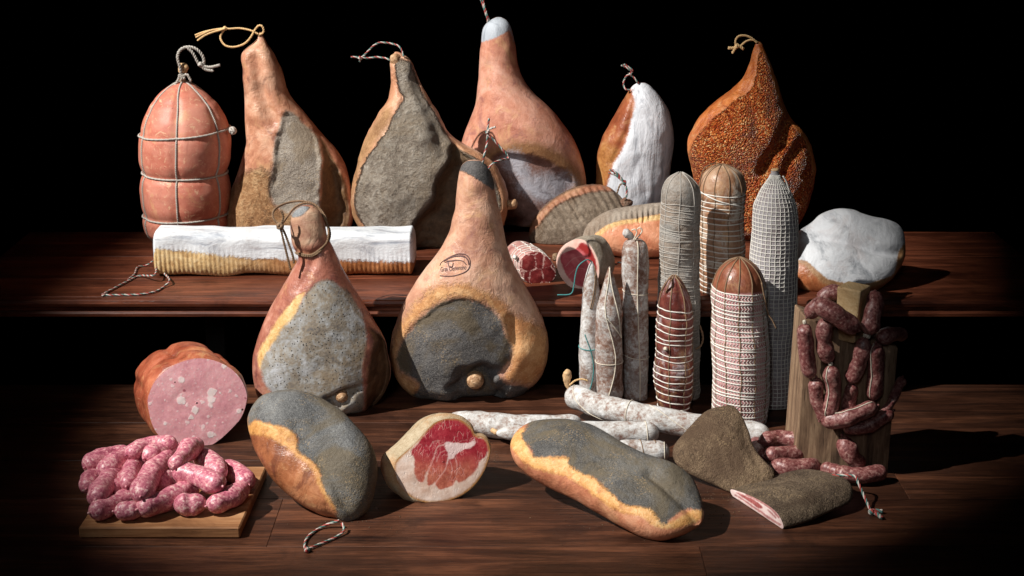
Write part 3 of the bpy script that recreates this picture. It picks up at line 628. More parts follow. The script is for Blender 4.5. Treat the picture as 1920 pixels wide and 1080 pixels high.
# ---- long white lard loin
pL = onZ(300, 509, ZS); Yl = pL[1]
xl = onY(291, 480, Yl)[0]; xr = onY(780, 480, Yl)[0]; hz = .062; zc = ZS+.0655
spn = [np.array([xl, Yl, zc+.004]), np.array([xl*.5+xr*.5, Yl+.012, zc-.003]), np.array([xr, Yl+.01, zc])]
b = roll(spn, .067, M=220, N=90, cap=.016, noise=.0065, nscale=9, seed=9, flatz=ZS+.0005, expo=5.5)
P = proj(b.G.reshape(-1, 3)).reshape(b.G.shape[:2]+(2,))
low = sstep(.01, -.006, b.G[..., 2]-np.interp(b.G[..., 0], [xl, xl+.02, xl+.12, xl+.24, xl+.40, xr], [ZS+.04, ZS+.090, ZS+.078, ZS+.060, ZS+.052, ZS+.042])); rib = np.abs(np.sin(b.G[..., 0]*math.pi/.0135))
b.G[..., 1] += low*(-.0032*rib)*np.sign(Yl-b.G[..., 1])*-1*-1
V, F = capped(b.G); xs_ = V[:, 0]; edge = np.interp(xs_, [xl, xl+.02, xl+.12, xl+.24, xl+.40, xr], [ZS+.04, ZS+.090, ZS+.078, ZS+.060, ZS+.052, ZS+.042])
g = Mat('lard_loin', .5, .35); cw, hw, rw = r_white(g, c8(150, 156, 168), c8(220, 224, 228), (.3, 1, 1), 16); cy, hy, ry = r_fat(g, c8(158, 114, 68), c8(214, 182, 130), c8(238, 218, 176))
xx = g.attr('along'); cb_, hb_, rb_ = r_fat(g, c8(108, 62, 32), c8(156, 98, 56), c8(182, 126, 80)); cy = g.mix(g.rng(xx, .20, .60), cy, cb_)
k = g.mask('m1', 1.3, .5, 26); m_lard = g.done(g.mix(k, cy, cw), g.mixf(k, hy, hw), .6, .004, .5)
h = thing('lard_loin', 'long white mould-coated loin with ribbed yellow underside lying along the shelf', 'cured meat', b.base)
mesh_obj('body', V, F, m_lard, h, True, {'m1': (V[:, 2]-edge)*100, 'along': (xs_-xl)/(xr-xl)})
zt = ZS+.004
st = twine([np.array([xl+.004, Yl-.01, ZS+.03]), onZ(290, 515, zt+.02), onZ(262, 517, zt), onZ(240, 527, zt), onZ(215, 540, zt), onZ(196, 552, zt), onZ(230, 553, zt), onZ(262, 552, zt), onZ(290, 547, zt), onZ(308, 537, zt), onZ(318, 525, zt+.01), np.array([xl+.04, Yl-.066, ZS+.012])], .0028, h, pitch=.026)
twine([np.array([xl+.003, Yl+.01, ZS+.04]), onZ(275, 497, zt), onZ(258, 501, zt), onZ(252, 514, zt), onZ(240, 524, zt)], .0025, h, pitch=.026); knot('knot', onZ(194, 553, zt), .006, TRI, st, 6)

# ---- peppered fiocchi (two)
o1 = [(993,447),(998,420),(1011,400),(1031,381),(1056,364),(1085,352),(1111,348),(1136,350),(1153,360),(1167,375),(1174,391),(1170,412),(1140,440),(1085,462),(1030,468),(1003,462)]
pA = onZ(1070, 452, ZS); p0 = pA+np.array([0, .03, .075])
b = pillow(o1, p0, (-.15, -.80, .58), .062, .06, seed=11, zs=ZS, noise=.003, e1=.8)
band = [(985,440),(1012,402),(1056,367),(1111,350),(1145,350),(1150,362),(1120,368),(1085,378),(1050,398),(1020,420),(1000,446)]
for G_ in (b.G,):
    P = proj(G_.reshape(-1, 3)); fl = G_.reshape(-1, 3); dline = np.abs(sdline(P, [(1015,425),(1060,395),(1110,372),(1160,372)])); s_ = P[:, 0]*.86-P[:, 1]*.5
    fl += (np.exp(-(dline/30)**2)*.0045*np.sin(s_*2*np.pi/12.0))[:, None]*b.n
m_f1 = layers('pepper_fiocco', (r_crag, c8(62, 48, 38), c8(116, 100, 84), c8(168, 152, 134), c8(104, 80, 58), .7), [('m1', 3, 3, r_skin, c8(124, 76, 56), c8(156, 106, 80), c8(184, 140, 110), c8(110, 66, 46), .5)], 1.3, .005)
h = thing('fiocco', 'dark oval peppered meat with red-brown top rim behind the pink one', 'cured meat', b.base, 'peppered oval meats on the shelf')
body_obj('body', b, m_f1, h, {'m1': [(985,447),(1000,412),(1031,379),(1085,350),(1140,346),(1150,358),(1110,360),(1060,377),(1030,398),(1008,425)]})
e0 = b.hit(1166, 380, -.012); stub = roll([e0, onY(1178, 379, e0[1]), onY(1182, 374, e0[1])], .018, 20, 18, noise=.004, nscale=70); body_obj('tied_end', stub, m_f1, h)
Ys = e0[1]; st = twine(ylist([(1157,362),(1162,348),(1168,343)], Ys-.03), .003, h, [M_hemp], 'string'); twine(ylist([(1174,370),(1175,356),(1170,342),(1160,333),(1148,318)], Ys-.03), .0034, h, pitch=.026); twine(ylist([(1170,342),(1158,326),(1143,318)], Ys-.034), .0034, h, pitch=.026); twine(ylist([(1170,342),(1156,330),(1141,324)], Ys-.03), .0028, h, pitch=.026); knot('knot', onY(1170, 342, Ys-.03), .008, TRI, st, 9)

o2 = [(1092,447),(1100,424),(1120,407),(1150,394),(1190,386),(1240,381),(1280,384),(1302,402),(1300,440),(1275,470),(1240,480),(1200,484),(1160,480),(1120,470),(1100,460)]
pA = onZ(1200, 483, ZS); p0 = pA+np.array([0, .03, .06])
b = pillow(o2, p0, (-.05, -.85, .52), .06, .055, seed=12, zs=ZS, noise=.003, e1=.8)
P = proj(b.G.reshape(-1, 3)); fl = b.G.reshape(-1, 3); dl = sdline(P, [(1105,440),(1150,416),(1195,408),(1250,400)])
fl += (np.exp(-(dl/14)**2)*.0045*np.sin(P[:, 0]*2*np.pi/10.0))[:, None]*b.n
m_f2 = layers('fiocco_pink', (r_skin, c8(184, 108, 76), c8(212, 138, 102), c8(228, 164, 128), c8(170, 104, 70), .4), [('m2', 2, 3, r_fat), ('m1', 3, 2, r_crag, c8(100, 86, 76), c8(150, 136, 122), c8(188, 176, 162), c8(134, 114, 96), .6)], .9)
h = thing('fiocco', 'oval pink-sided meat with grey peppered top and ribbed seam', 'cured meat', b.base, 'peppered oval meats on the shelf')
bd = [(1080,452),(1096,420),(1150,385),(1240,370),(1310,375),(1310,394),(1250,400),(1195,409),(1150,417),(1118,436),(1104,455)]
body_obj('body', b, m_f2, h, {'m1': bd, 'm2': [(1104,455),(1118,436),(1150,415),(1195,407),(1310,393),(1310,405),(1195,417),(1150,426),(1120,446)]})

# ---- cut coppa
fp = [(975,492),(983,480),(998,473),(1014,474),(1028,483),(1037,497),(1042,511),(1038,524),(1024,531),(1000,533),(985,525),(976,510)]
p0 = onZ(1008, 531, ZS); nv = np.array([.18, -.97, -.02]); 
b = cut_roll(fp, p0, nv, (-.30, .95, 0), .17, [(0, 1), (.3, 1.12), (1, 1.0)], seed=13, zs=ZS, noise=.003)
m_cop = layers('coppa_casing', (r_skin, c8(150, 90, 86), c8(196, 150, 142), c8(222, 200, 192), c8(150, 70, 70), .5), strength=.6)
g = Mat('coppa_cut', .32, .5); vd = g.voro(27, 'Distance', 'DISTANCE_TO_EDGE', g.co); wob = g.math('ADD', vd, g.math('MULTIPLY_ADD', g.noise(50, 4, .75, 1.5), .55, -.27))
ft = g.rng(wob, .0, .06); cm = g.ramp(g.noise(60, 3, .6), [(.3, c8(96, 28, 30)), (.55, c8(138, 50, 50)), (.75, c8(172, 88, 82))]); m_copf = g.done(g.mix(ft, c8(222, 176, 166), cm), wob, .3, .003, .32)
h = thing('cut_coppa', 'small cut coppa with red marbled face', 'cured meat', b.base)
body_obj('body', b, m_cop, h); face_obj('cut_face', b, m_copf, h)
T = Tubes(); N_ = b.G.shape[1]
for u0 in (2, 5, 9, 13): v = np.linspace(0, 1, 60); T.add(b.at(u0+.8*np.sin(v*9), v, .001), .0012, 4)
for v0 in np.linspace(0, 1, 12, endpoint=False): u = np.linspace(0, 30, 20); T.add(b.at(u, v0+.01*np.sin(u), .001), .0012, 4)
T.build('net', [M_net], h); knot('net_knot', onP(970, 484, p0, nv)+np.array([-.006, .01, 0]), .008, M_net, h, 2); knot('side_tie', onP(1040, 487, p0, nv)+np.array([.004, .03, 0]), .012, M_hemp, h, 5)

# ---- cut pink ham roll
fp = [(1043,492),(1046,476),(1055,462),(1068,453),(1084,448),(1098,452),(1108,462),(1117,478),(1123,498),(1122,520),(1112,536),(1096,544),(1078,543),(1060,530),(1048,512)]
p0 = onZ(1085, 541, ZS); nv = np.array([-.42, -.90, .05])
b = cut_roll(fp, p0, nv, (.62, .78, 0), .115, [(0, 1), (.3, 1.03), (1, .86)], seed=14, zs=ZS, noise=.003)
m_rind = layers('grey_rind', (r_crag, c8(112, 98, 82), c8(158, 146, 130), c8(192, 182, 168), c8(150, 130, 104), .6), strength=.7)
g = Mat('pink_ham_cut', .3, .5); cm = g.ramp(g.noise(26, 4, .6, 1.2), [(.3, c8(170, 66, 76)), (.55, c8(200, 98, 104)), (.75, c8(216, 138, 136))])
dk = g.mask('m2', 3, 4, 60); cm = g.mix(dk, cm, c8(150, 44, 42)); cf = g.ramp(g.noise(30, 3, .6), [(.3, c8(214, 168, 154)), (.7, c8(236, 204, 190))])
k = g.mask('m1', 2, 1.5, 60); kl = g.rng(g.attr('vein'), -1.2, .6); cm = g.mix(g.math('MULTIPLY', kl, .55), cm, c8(226, 176, 168)); m_pf = g.done(g.mix(k, cf, cm), g.noise(60, 3, .6), .2, .002, .32)
h = thing('cut_ham_roll', 'cut ham roll with pink face and pale fat rim, grey rind', 'cured meat', b.base)
body_obj('body', b, m_rind, h)
face_obj('cut_face', b, m_pf, h, {'m1': [(1050,482),(1062,472),(1080,466),(1090,455),(1104,462),(1114,480),(1119,500),(1117,520),(1105,534),(1090,538),(1072,528),(1058,508)], 'm2': [(1082,464),(1092,455),(1106,464),(1116,485),(1120,505),(1112,525),(1108,500),(1100,478)]}, {'vein': [([(1060,500),(1075,485),(1095,482),(1105,500)], .2), ([(1066,516),(1082,503),(1098,505)], .2)]})
st = twine([b.G[46].mean(0), onY(1153, 495, b.c[1]+.10), onY(1160, 492, b.c[1]+.08), onY(1168, 493, b.c[1]+.08)], .0028, h, pitch=.026)

# ---- white culatello lying at right end
o = [(1478,470),(1486,452),(1501,435),(1522,421),(1536,406),(1555,399),(1576,396),(1600,400),(1616,406),(1641,411),(1665,415),(1685,425),(1695,441),(1698,461),(1695,486),(1681,510),(1666,528),(1640,543),(1600,550),(1560,551),(1520,547),(1496,538),(1480,524),(1474,498)]
pA = onZ(1585, 552, ZS); p0 = pA+np.array([0, .045, .02]); 
b = pillow(o, p0, (-.05, -.70, .71), .06, .05, seed=15, zs=ZS, noise=.004, e1=.75, grooves=[([(1487,449),(1540,447),(1600,458),(1640,470),(1685,472)], .014, 9)], bulges=[(1560,480,40,.012),(1590,425,36,.014)])
m_c2 = layers('culatello_lying', (r_skin, c8(124, 66, 36), c8(168, 100, 62), c8(196, 138, 92), c8(90, 56, 50), .4), [('m2', 3, 4, r_fat, c8(120, 84, 56), c8(158, 118, 82), c8(184, 150, 112)), ('m1', 3, 2, r_white, c8(140, 144, 150), c8(206, 208, 212), (1, .5, 1), 12)], .7)
h = thing('culatello', 'flat white-topped cured meat with orange rind at right end of shelf', 'cured meat', b.base)
wm = [(1465,380),(1710,380),(1700,445),(1686,470),(1680,498),(1672,516),(1640,528),(1600,531),(1556,524),(1536,511),(1521,496),(1506,488),(1484,488),(1465,486)]
body_obj('body', b, m_c2, h, {'m1': wm, 'm2': [(1460,370),(1720,370),(1710,445),(1698,475),(1690,505),(1676,524),(1640,537),(1600,539),(1550,533),(1530,519),(1514,503),(1500,494),(1460,493)]})

# ---- tall netted salami on the shelf edge
def standing(top_py, base_py, cx, hw, zs, shape, Y0=None, lean=0, seed=0, noise=.0015, M=150, N=120, nscale=22):
    L = []; Rr = []
    H = base_py-top_py
    sh = np.array(shape); tt = np.unique(np.r_[sh[:, 0], np.linspace(.15, 1, 16)]); kk = np.interp(tt, sh[:, 0], sh[:, 1]); rw = np.random.default_rng(seed+900); p1, p2 = rw.uniform(0, 6, 2)
    for t, k in zip(tt, kk):
        k = k*(1+sstep(.1, .3, t)*(.025*math.sin(9*t+p1)+.02*math.sin(19*t+p2))); c_ = cx+lean*(1-t)+hw*.045*math.sin(4.5*t+p2)*sstep(.0, .3, t)*sstep(1.02, .7, t)
        L.append((c_-hw*k, top_py+H*t)); Rr.append((c_+hw*k, top_py+H*t))
    return loft(L, Rr, base_py, zs, 1.0, noise=noise, nscale=nscale, seed=seed, M=M, N=N, Y0=Y0, taper=.012)
def vcords(b, n, mat, parent, r=.0016, u0=1, name='vertical_string', ph=.02, twist=True):
    M = b.G.shape[0]
    for k in range(n):
        u = np.linspace(u0, M-3, 70); T = Tubes(); T.add(b.at(u, np.full(70, ph+k/n)+.004*np.sin(u*.2+k), .0008), r, 5); T.build(name, [mat], parent)
def ring_paths(b, p0, p1, n, tilt=.8, jit=1.2, seed=0, depth=.03, width=1.7):
    """string turns round a body; the casing is pressed in under each of them"""
    M, N, _ = b.G.shape; us = np.arange(M); rr = np.random.default_rng(seed); out = []; v = np.linspace(0, 1, N, endpoint=False); sink = np.zeros((M, N))
    for p in np.linspace(p0, p1, n):
        u = np.interp(p+rr.uniform(-jit, jit), b.pys, us)+tilt*rr.uniform(.5, 1.5)*np.cos(2*np.pi*v+rr.uniform(-.9, .9))+.35*np.sin(2*np.pi*v*rr.integers(2, 5)+rr.uniform(0, 6))
        out.append(u); sink = np.maximum(sink, np.exp(-((us[:, None]-u[None])/width)**2))
    c = b.G.mean(1, keepdims=True); b.G = c+(b.G-c)*(1-depth*sink[..., None]+depth*.4); b.ringu = out
def rings(b, mat, parent, r=.0016, name='net_ring', seed=0):
    rr = np.random.default_rng(seed); N = b.G.shape[1]
    for uu in b.ringu:
        v = np.linspace(0, 1, 72); u = np.interp(v*N, np.arange(N+1), np.r_[uu, uu[0]])
        T = Tubes(); T.add(b.at(u, v, .0012), r*rr.uniform(.85, 1.1), 5); T.build(name, [mat], parent)
DOME = [(0, .02), (.008, .22), (.02, .42), (.04, .62), (.07, .80), (.11, .92), (.16, .98), (.25, 1), (1, .98)]
b = standing(308, 551, 1354, 42, ZS, DOME, Y0=.262, seed=21, noise=.004, nscale=13); ring_paths(b, 362, 545, 19, 1.5, 1.6, 2, .035)
m_s1 = layers('salami_tan', (r_skin, c8(118, 80, 58), c8(154, 110, 82), c8(184, 152, 126), c8(204, 194, 180), 1.0), strength=.6)
s = thing('netted_salami', 'tall tan salami wound with spaced white string rings, on shelf edge', 'salami', b.base, 'standing netted salamis')
body_obj('body', b, m_s1, s); vcords(b, 10, M_hemp, s, .0016); rings(b, M_net, s, .0018)
T = Tubes(); u = np.linspace(np.interp(352, b.pys, np.arange(150)), np.interp(388, b.pys, np.arange(150)), 50); T.add(b.at(u, np.linspace(.5, 0.02, 50)-.0, .0015), .0018, 5); T.build('loose_string', [M_net], s)
T = Tubes(); T.add(even([b.G[2].mean(0), onY(1340, 306, b.Y0), onY(1318, 320, b.Y0-.02), b.at([40], [.5], .002)[0]], 30), .0016, 5); T.build('top_string', [M_hemp], s)

# ================================================================== lower table
# ---- front left ham with cord
L = [(568,386),(560,389),(549,398),(544,410),(543,430),(544,450),(549,464),(556,474),(560,484),(551,500),(540,520),(525,545),(510,571),(497,600),(485,630),(476,660),(473,686),(476,710),(482,738),(492,757),(506,768)]
Rr = [(570,386),(585,386),(599,396),(605,410),(612,430),(616,445),(624,460),(632,476),(640,495),(650,515),(662,538),(675,560),(688,580),(701,602),(715,625),(723,642),(728,666),(730,690),(728,714),(719,738),(705,757),(690,768)]
face = [(600,528),(615,525),(635,535),(655,550),(669,570),(681,595),(687,620),(686,650),(681,680),(679,700),(681,725),(682,765),(668,782),(620,782),(560,770),(520,745),(500,725),(491,702),(490,682),(498,665),(515,640),(530,615),(550,596),(560,575),(570,555),(585,540)]
fat = [(572,548),(560,580),(545,612),(520,640),(500,668),(488,692),(483,676),(490,650),(505,625),(520,600),(540,575),(556,556)]
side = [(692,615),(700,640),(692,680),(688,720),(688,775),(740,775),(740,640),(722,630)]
cave = [(608,752),(625,740),(640,728),(690,722),(676,732),(665,745),(640,772),(618,770)]
b = loft(L, Rr, 763, 0, .115, noise=.0045, nscale=9, seed=31, dents=[(side, .05, 18), (cave, .016, 10)], grooves=[([(560,470),(582,478),(608,464),(616,446)], .005, 6), ([(612,752),(650,735),(690,722)], .010, 6), ([(590,480),(580,510),(560,545)], .005, 8)], bulges=[], flat=.35)
m_fl = layers('ham_lard_faced', (r_skin, c8(128, 72, 58), c8(168, 106, 88), c8(200, 146, 126), c8(108, 60, 66), .6),
    [('m3', 5, 4, r_tan, c8(60, 40, 26), c8(94, 64, 42), c8(120, 86, 58)), ('m2', 4, 3, r_fat), ('m1', 5, 4, r_lard), ('m5', 5, 9, r_skin, c8(150, 108, 88), c8(186, 148, 122), c8(210, 180, 152), c8(150, 96, 84), .4), ('m4', 2, 2, r_pepper, c8(88, 90, 94), c8(120, 122, 124), c8(150, 150, 150))], .7)  # m3 darkens the right flank, a painted shadow over the dent
h = thing('cured_ham', 'ham with speckled pale grey lard face and brown cord looped round its shank', 'ham', b.base, 'hams standing on the table')
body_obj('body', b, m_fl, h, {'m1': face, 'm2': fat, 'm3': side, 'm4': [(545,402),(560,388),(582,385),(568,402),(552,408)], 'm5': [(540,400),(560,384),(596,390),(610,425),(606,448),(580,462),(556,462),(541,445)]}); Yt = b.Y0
kc = b.hit(640, 741, .0); k1 = roll([kc+[0, .02, 0], kc+[.001, -.005, 0], kc+[.002, -.022, -.001]], .0165, 24, 22, cap=.012, noise=.002, nscale=60); body_obj('bone', k1, M_bone, h)
def loopcord(pts, r=.0032, off=.0035):
    return [b.hit(a, c_, off) if dy is None and b.hit(a, c_, off) is not None else onY(a, c_, Yt-(.04 if dy is None else dy)) for a, c_, dy in pts]
ring1 = [(556,472,None),(568,476,None),(582,477,None),(597,470,None),(610,456,None),(616,440,.02),(615,425,.0),(609,405,-.02),(598,390,-.035),(585,381,-.045),(565,377,-.05),(545,379,-.05),(525,386,-.02),(513,396,.02),(513,410,.04),(525,422,.05)]
ring2 = [(558,474,None),(570,479,None),(584,480,None),(600,472,None),(613,457,.01),(619,440,.0),(614,420,-.01),(603,400,-.03),(590,385,-.045),(570,381,-.045),(552,390,-.035),(540,405,.0),(530,418,.04),(525,424,.05)]
T = Tubes(); T.twist(loopcord(ring1), .0031, 2, .011); T.twist(loopcord(ring2), .0031, 2, .011)
T.twist(ylist([(525,424),(530,445),(536,470),(541,490),(545,506)], Yt-.06, [0, 0, 0, 0, 0]), .0031, 2, .011); T.twist(ylist([(527,424),(535,440),(543,462),(549,480),(551,494)], Yt-.055), .0031, 2, .011); T.twist(ylist([(525,424),(531,408),(527,394)], Yt-.06), .003, 2, .011)
T.m = [0]*len(T.m); st = T.build('cord', [M_hemp], h); knot('knot', onY(525, 424, Yt-.06), .010, M_hemp, st, 12)

# ---- front centre ham with pepper face and brand
L = [(886,301),(880,301),(869,304),(862,315),(858,335),(857,360),(853,390),(848,415),(842,440),(830,464),(813,485),(796,505),(780,526),(765,551),(750,585),(738,620),(731,650),(730,672),(735,695),(746,716),(762,732),(775,740)]
Rr = [(888,301),(896,301),(907,304),(916,312),(922,325),(926,345),(931,375),(938,405),(945,435),(953,466),(963,495),(976,521),(991,550),(1006,576),(1019,600),(1027,626),(1030,650),(1026,680),(1018,702),(1004,720),(988,732),(975,740)]
face = [(745,667),(751,650),(765,625),(785,599),(805,581),(826,568),(850,561),(880,562),(905,570),(925,583),(938,600),(945,620),(951,637),(960,650),(956,675),(945,690),(936,702),(950,720),(976,722),(1000,727),(1017,708),(1014,728),(990,745),(950,758),(900,760),(850,758),(800,754),(775,741),(788,724),(772,706),(753,696),(745,682)]
fatp = [(733,690),(735,640),(755,600),(785,562),(815,540),(850,533),(885,537),(915,548),(940,565),(958,585),(985,598),(1015,612),(1030,650),(1020,700),(1000,720),(975,720),(945,708),(960,670),(950,630),(940,600),(925,580),(900,566),(850,558),(810,575),(770,615),(745,660),(750,700),(790,724),(775,748),(740,720)]
cav = [(838,728),(850,704),(868,690),(892,684),(918,690),(936,700),(930,716),(950,738),(930,775),(862,775),(846,750)]
b = loft(L, Rr, 737, 0, .125, noise=.004, nscale=9, seed=32, dents=[(cav, .040, 18), (face, .007, 6)], grooves=[([(958,600),(965,640),(958,680),(945,700)], .012, 8), ([(840,440),(850,400),(858,350)], .004, 8), ([(935,700),(950,722),(935,745)], .010, 7)], bulges=[(992,660,24,.016), (850,640,60,.016), (885,350,16,.004)], flat=.3, N=190)
m_fc = layers('ham_pepper_faced', (r_skin, c8(160, 108, 86), c8(194, 144, 118), c8(220, 178, 152), c8(136, 88, 86), .45),
    [('m2', 14, 9, r_crag, c8(132, 82, 48), c8(198, 144, 94), c8(230, 188, 140), c8(180, 116, 70), .8), ('m1', 7, 4, r_pepper, c8(50, 48, 48), c8(84, 82, 82), c8(118, 114, 110), 300, c8(98, 84, 62)), ('m3', 4, 2, r_pepper, c8(44, 42, 42), c8(76, 74, 74), c8(104, 100, 98))], .85)
h = thing('cured_ham', 'large centre ham with black peppered face, round bone end and oval brand', 'ham', b.base, 'hams standing on the table')
body_obj('body', b, m_fc, h, {'m1': face, 'm2': fatp, 'm3': [(855,300),(935,290),(928,352),(915,350),(900,340),(885,330),(870,322),(860,318)]}); Yt = b.Y0
kc = b.hit(891, 709, .0); k1 = roll([kc+[0, .03, 0], kc+[0, -.015, 0], kc+[.001, -.042, -.002]], .0235, 30, 26, cap=.020, noise=.002, nscale=50); bo = body_obj('bone', k1, M_bone, h)
# oval brand burnt into the rind: strokes laid on the skin
M_brand = plain('brand_ink', c8(104, 78, 76), .3, 120, .7); T = Tubes()
def mark(px, r=.0013):
    q = catmull(px, max(8, len(px)*4)); P_ = [b.hit(x, y, .0004) for x, y in q]; P_ = [p for p in P_ if p is not None]
    if len(P_) > 3: T.add(np.array(P_), r, 4)
mark([(825,498),(828,492),(838,485),(850,479),(862,476),(874,478),(881,487),(881,498),(877,506),(868,512),(852,517),(838,518),(825,517)], .0016)
mark([(832,490),(845,483),(860,480),(872,482)], .0022); mark([(834,492),(848,489),(858,488),(868,490),(874,496)], .0015); mark([(840,490),(841,497),(844,501),(848,500),(850,493)], .0016); mark([(866,479),(876,486),(879,496)], .0020); mark([(838,490),(851,489)], .0020)
T.build('brand_mark', [M_brand], h)
fc = bpy.data.curves.new('brand_text', 'FONT'); fc.body = 'Gran Clementino'; fc.size = 1; fc.offset = .0; to = bpy.data.objects.new('brand_text_tmp', fc); COL.objects.link(to)
dg = bpy.context.evaluated_depsgraph_get(); tm = bpy.data.meshes.new_from_object(to.evaluated_get(dg)); bpy.data.objects.remove(to)
tv = np.array([v.co[:] for v in tm.vertices]); wT = tv[:, 0].max(); sc_ = 48/wT; q = [b.hit(826+x*sc_, 509.5-.095*x*sc_-y*sc_*1.9, .0012) for x, y, _ in tv]
if all(p is not None for p in q): mesh_obj('brand_lettering', np.array(q), [list(p.vertices) for p in tm.polygons], M_brand, h, False)
T = Tubes(); hp = b.hit(905, 306, 0.0)
st = twine([hp, onY(908, 290, Yt-.02), onY(913, 270, Yt), onY(914, 250, Yt), onY(915, 236, Yt), onY(917, 222, Yt), ], .0028, h, pitch=.026)
twine(ylist([(913,252),(925,262),(938,276),(950,289),(953,297),(940,300),(925,306),(916,316)], Yt, [0]*5+[-.03, -.05, -.06]), .0028, h, pitch=.026); twine(ylist([(914,246),(920,241),(929,238)], Yt-.005), .003, h, [M_wht]); knot('knot', onY(914, 248, Yt), .006, TRI, st, 3)
knot('end_knot', onY(953, 297, Yt), .005, TRI, st, 7)

# ---- cut mortadella
fp = [(277,756),(281,735),(291,715),(311,695),(337,680),(370,672),(402,676),(431,690),(450,709),(460,729),(463,746),(459,766),(450,786),(432,806),(411,825),(392,836),(370,839),(335,836),(304,822),(286,797)]
p0 = onZ(372, 836, 0); nv = np.array([.20, -.96, .20])
b = cut_roll(fp, p0, nv, (-.42, .90, -.05), .24, [(0, 1), (.12, 1.07), (.3, 1.05), (.36, 1.0), (.42, 1.05), (.7, 1.02), (1, .9)], seed=41, zs=0, noise=.004, M=70, N=150)
ctr = b.G.mean(1, keepdims=True); vv = np.linspace(0, 1, 150, endpoint=False); fur = sum(np.exp(-(((vv-a+.5) % 1-.5)/.018)**2) for a in np.linspace(0.02, 1.02, 6, endpoint=False))
wdeep = sstep(.0, .3, b.t)*.06+.006*sstep(.0, .05, b.t); b.G = ctr+(b.G-ctr)*(1-fur[None, :, None]*wdeep[:, None, None]); b.G[..., 2] = np.maximum(b.G[..., 2], .0005)
g = Mat('mortadella_smoked', .5, .35); cA, hA, rA = r_skin(g, c8(116, 54, 36), c8(156, 80, 56), c8(186, 112, 82), c8(96, 48, 34), .5)
fl = g.rng(g.noise(50, 3, .6, 2.0, g.scale(g.co, (1, .4, 1))), .62, .70); m_ms = g.done(g.mix(g.math('MULTIPLY', fl, .5), cA, c8(216, 156, 120)), hA, .45, .004, rA)
g = Mat('mortadella_cut', .42, .4)
wc = g.t.nodes.new('ShaderNodeVectorMath'); wc.operation = 'ADD'; nn = g.t.nodes.new('ShaderNodeTexNoise'); nn.inputs['Scale'].default_value = 60; g._in(nn.inputs['Vector'], g.co); g._in(wc.inputs[0], g.co); g._in(wc.inputs[1], g.scale(nn.outputs['Color'], (.014, .014, .014))); wco = wc.outputs[0]
def dots(sc, thr, r0, r1):
    d = g.voro(sc, 'Distance', 'F1', wco); pk = g.sep(g.voro(sc, 'Color', 'F1', wco)); ra = g.math('MULTIPLY_ADD', pk, r1, r0)
    return g.math('MULTIPLY', g.rng(g.math('SUBTRACT', ra, d), -.03, .05), g.math('GREATER_THAN', pk, thr))
isf = g.math('MAXIMUM', dots(25, .25, .02, .33), g.math('MULTIPLY', dots(55, .55, .0, .34), .7)); isf = g.math('MAXIMUM', isf, g.math('MULTIPLY', dots(120, .6, .05, .3), .35))
cp = g.ramp(g.math('ADD', g.math('MULTIPLY', g.noise(14, 5, .65, .8), .6), g.math('MULTIPLY', g.noise(120, 3, .65), .4)), [(.34, c8(206, 138, 148)), (.5, c8(224, 162, 168)), (.66, c8(234, 184, 186))])
rd = dots(46, .90, .0, .20); cp = g.mix(g.math('MULTIPLY', rd, .8), cp, c8(160, 78, 92)); pit = g.math('MULTIPLY', g.math('LESS_THAN', g.voro(22, 'Distance', 'F1', g.co), .07), g.math('GREATER_THAN', g.sep(g.voro(22, 'Color', 'F1', g.co)), .62))
cc = g.mix(isf, cp, c8(236, 216, 214)); cc = g.mix(pit, cc, c8(66, 50, 40)); m_mf = g.done(cc, g.math('ADD', g.noise(70, 4, .65), g.math('MULTIPLY', isf, .5)), .3, .003, g.math('MULTIPLY_ADD', g.noise(40, 4, .65), .4, .2), .1)
h = thing('cut_mortadella', 'cut mortadella with pink fat-studded face and orange-brown casing', 'mortadella', b.base)
body_obj('body', b, m_ms, h); face_obj('cut_face', b, m_mf, h, bulge=.002)

# ---- half ham with pepper coat standing on edge (left front)
o = [(467,800),(470,780),(482,757),(500,743),(530,735),(560,736),(590,744),(622,760),(655,785),(682,815),(700,845),(707,875),(705,910),(698,940),(685,962),(665,978),(650,983),(630,972),(600,965),(560,942),(525,913),(495,880),(475,840)]
pA = onZ(650, 984, 0); p0 = pA+np.array([0, .07, .045])
b = pillow(o, p0, (-.14, -.74, .66), .07, .075, seed=42, zs=0, noise=.004, e1=.78, ctr=(595,865), grooves=[([(555,800),(590,850),(625,900),(660,975)], .006, 10), ([(590,770),(600,800),(640,840)], .007, 22)], bulges=[(650,850,45,.010), (530,780,30,.008)])
gp = [(465,795),(478,788),(500,792),(530,800),(552,812),(558,825),(560,845),(580,860),(597,880),(603,905),(615,930),(630,955),(638,990),(700,1000),(730,900),(700,760),(560,715),(480,730)]
m_hp = layers('half_ham_pepper', (r_skin, c8(116, 66, 42), c8(158, 98, 64), c8(190, 132, 94), c8(90, 48, 40), .6), [('m2', 6, 5, r_fat, c8(160, 104, 48), c8(200, 144, 82), c8(222, 176, 112)), ('m1', 7, 4, r_pepper, c8(66, 66, 66), c8(98, 98, 98), c8(128, 128, 126), 320, c8(102, 90, 70))], .8)
h = thing('half_ham', 'egg-shaped half ham with grey peppered top and orange skin, string loop below', 'ham', b.base)
body_obj('body', b, m_hp, h, {'m1': gp, 'm2': [(460,795),(478,786),(530,798),(556,812),(562,840),(600,878),(606,905),(632,955),(622,950),(598,910),(585,880),(550,850),(520,828),(490,815),(466,815)]})
zt = .004; st = twine([onZ(636, 976, .02), onZ(620, 981, zt+.008), onZ(600, 990, zt), onZ(580, 1004, zt), onZ(572, 1018, zt), onZ(574, 1030, zt), onZ(590, 1024, zt), onZ(610, 1016, zt), onZ(632, 1006, zt), onZ(645, 994, zt+.006), onZ(641, 981, .02)], .0029, h, pitch=.03); knot('knot', onZ(576, 1031, .006), .007, TRI, st, 11)

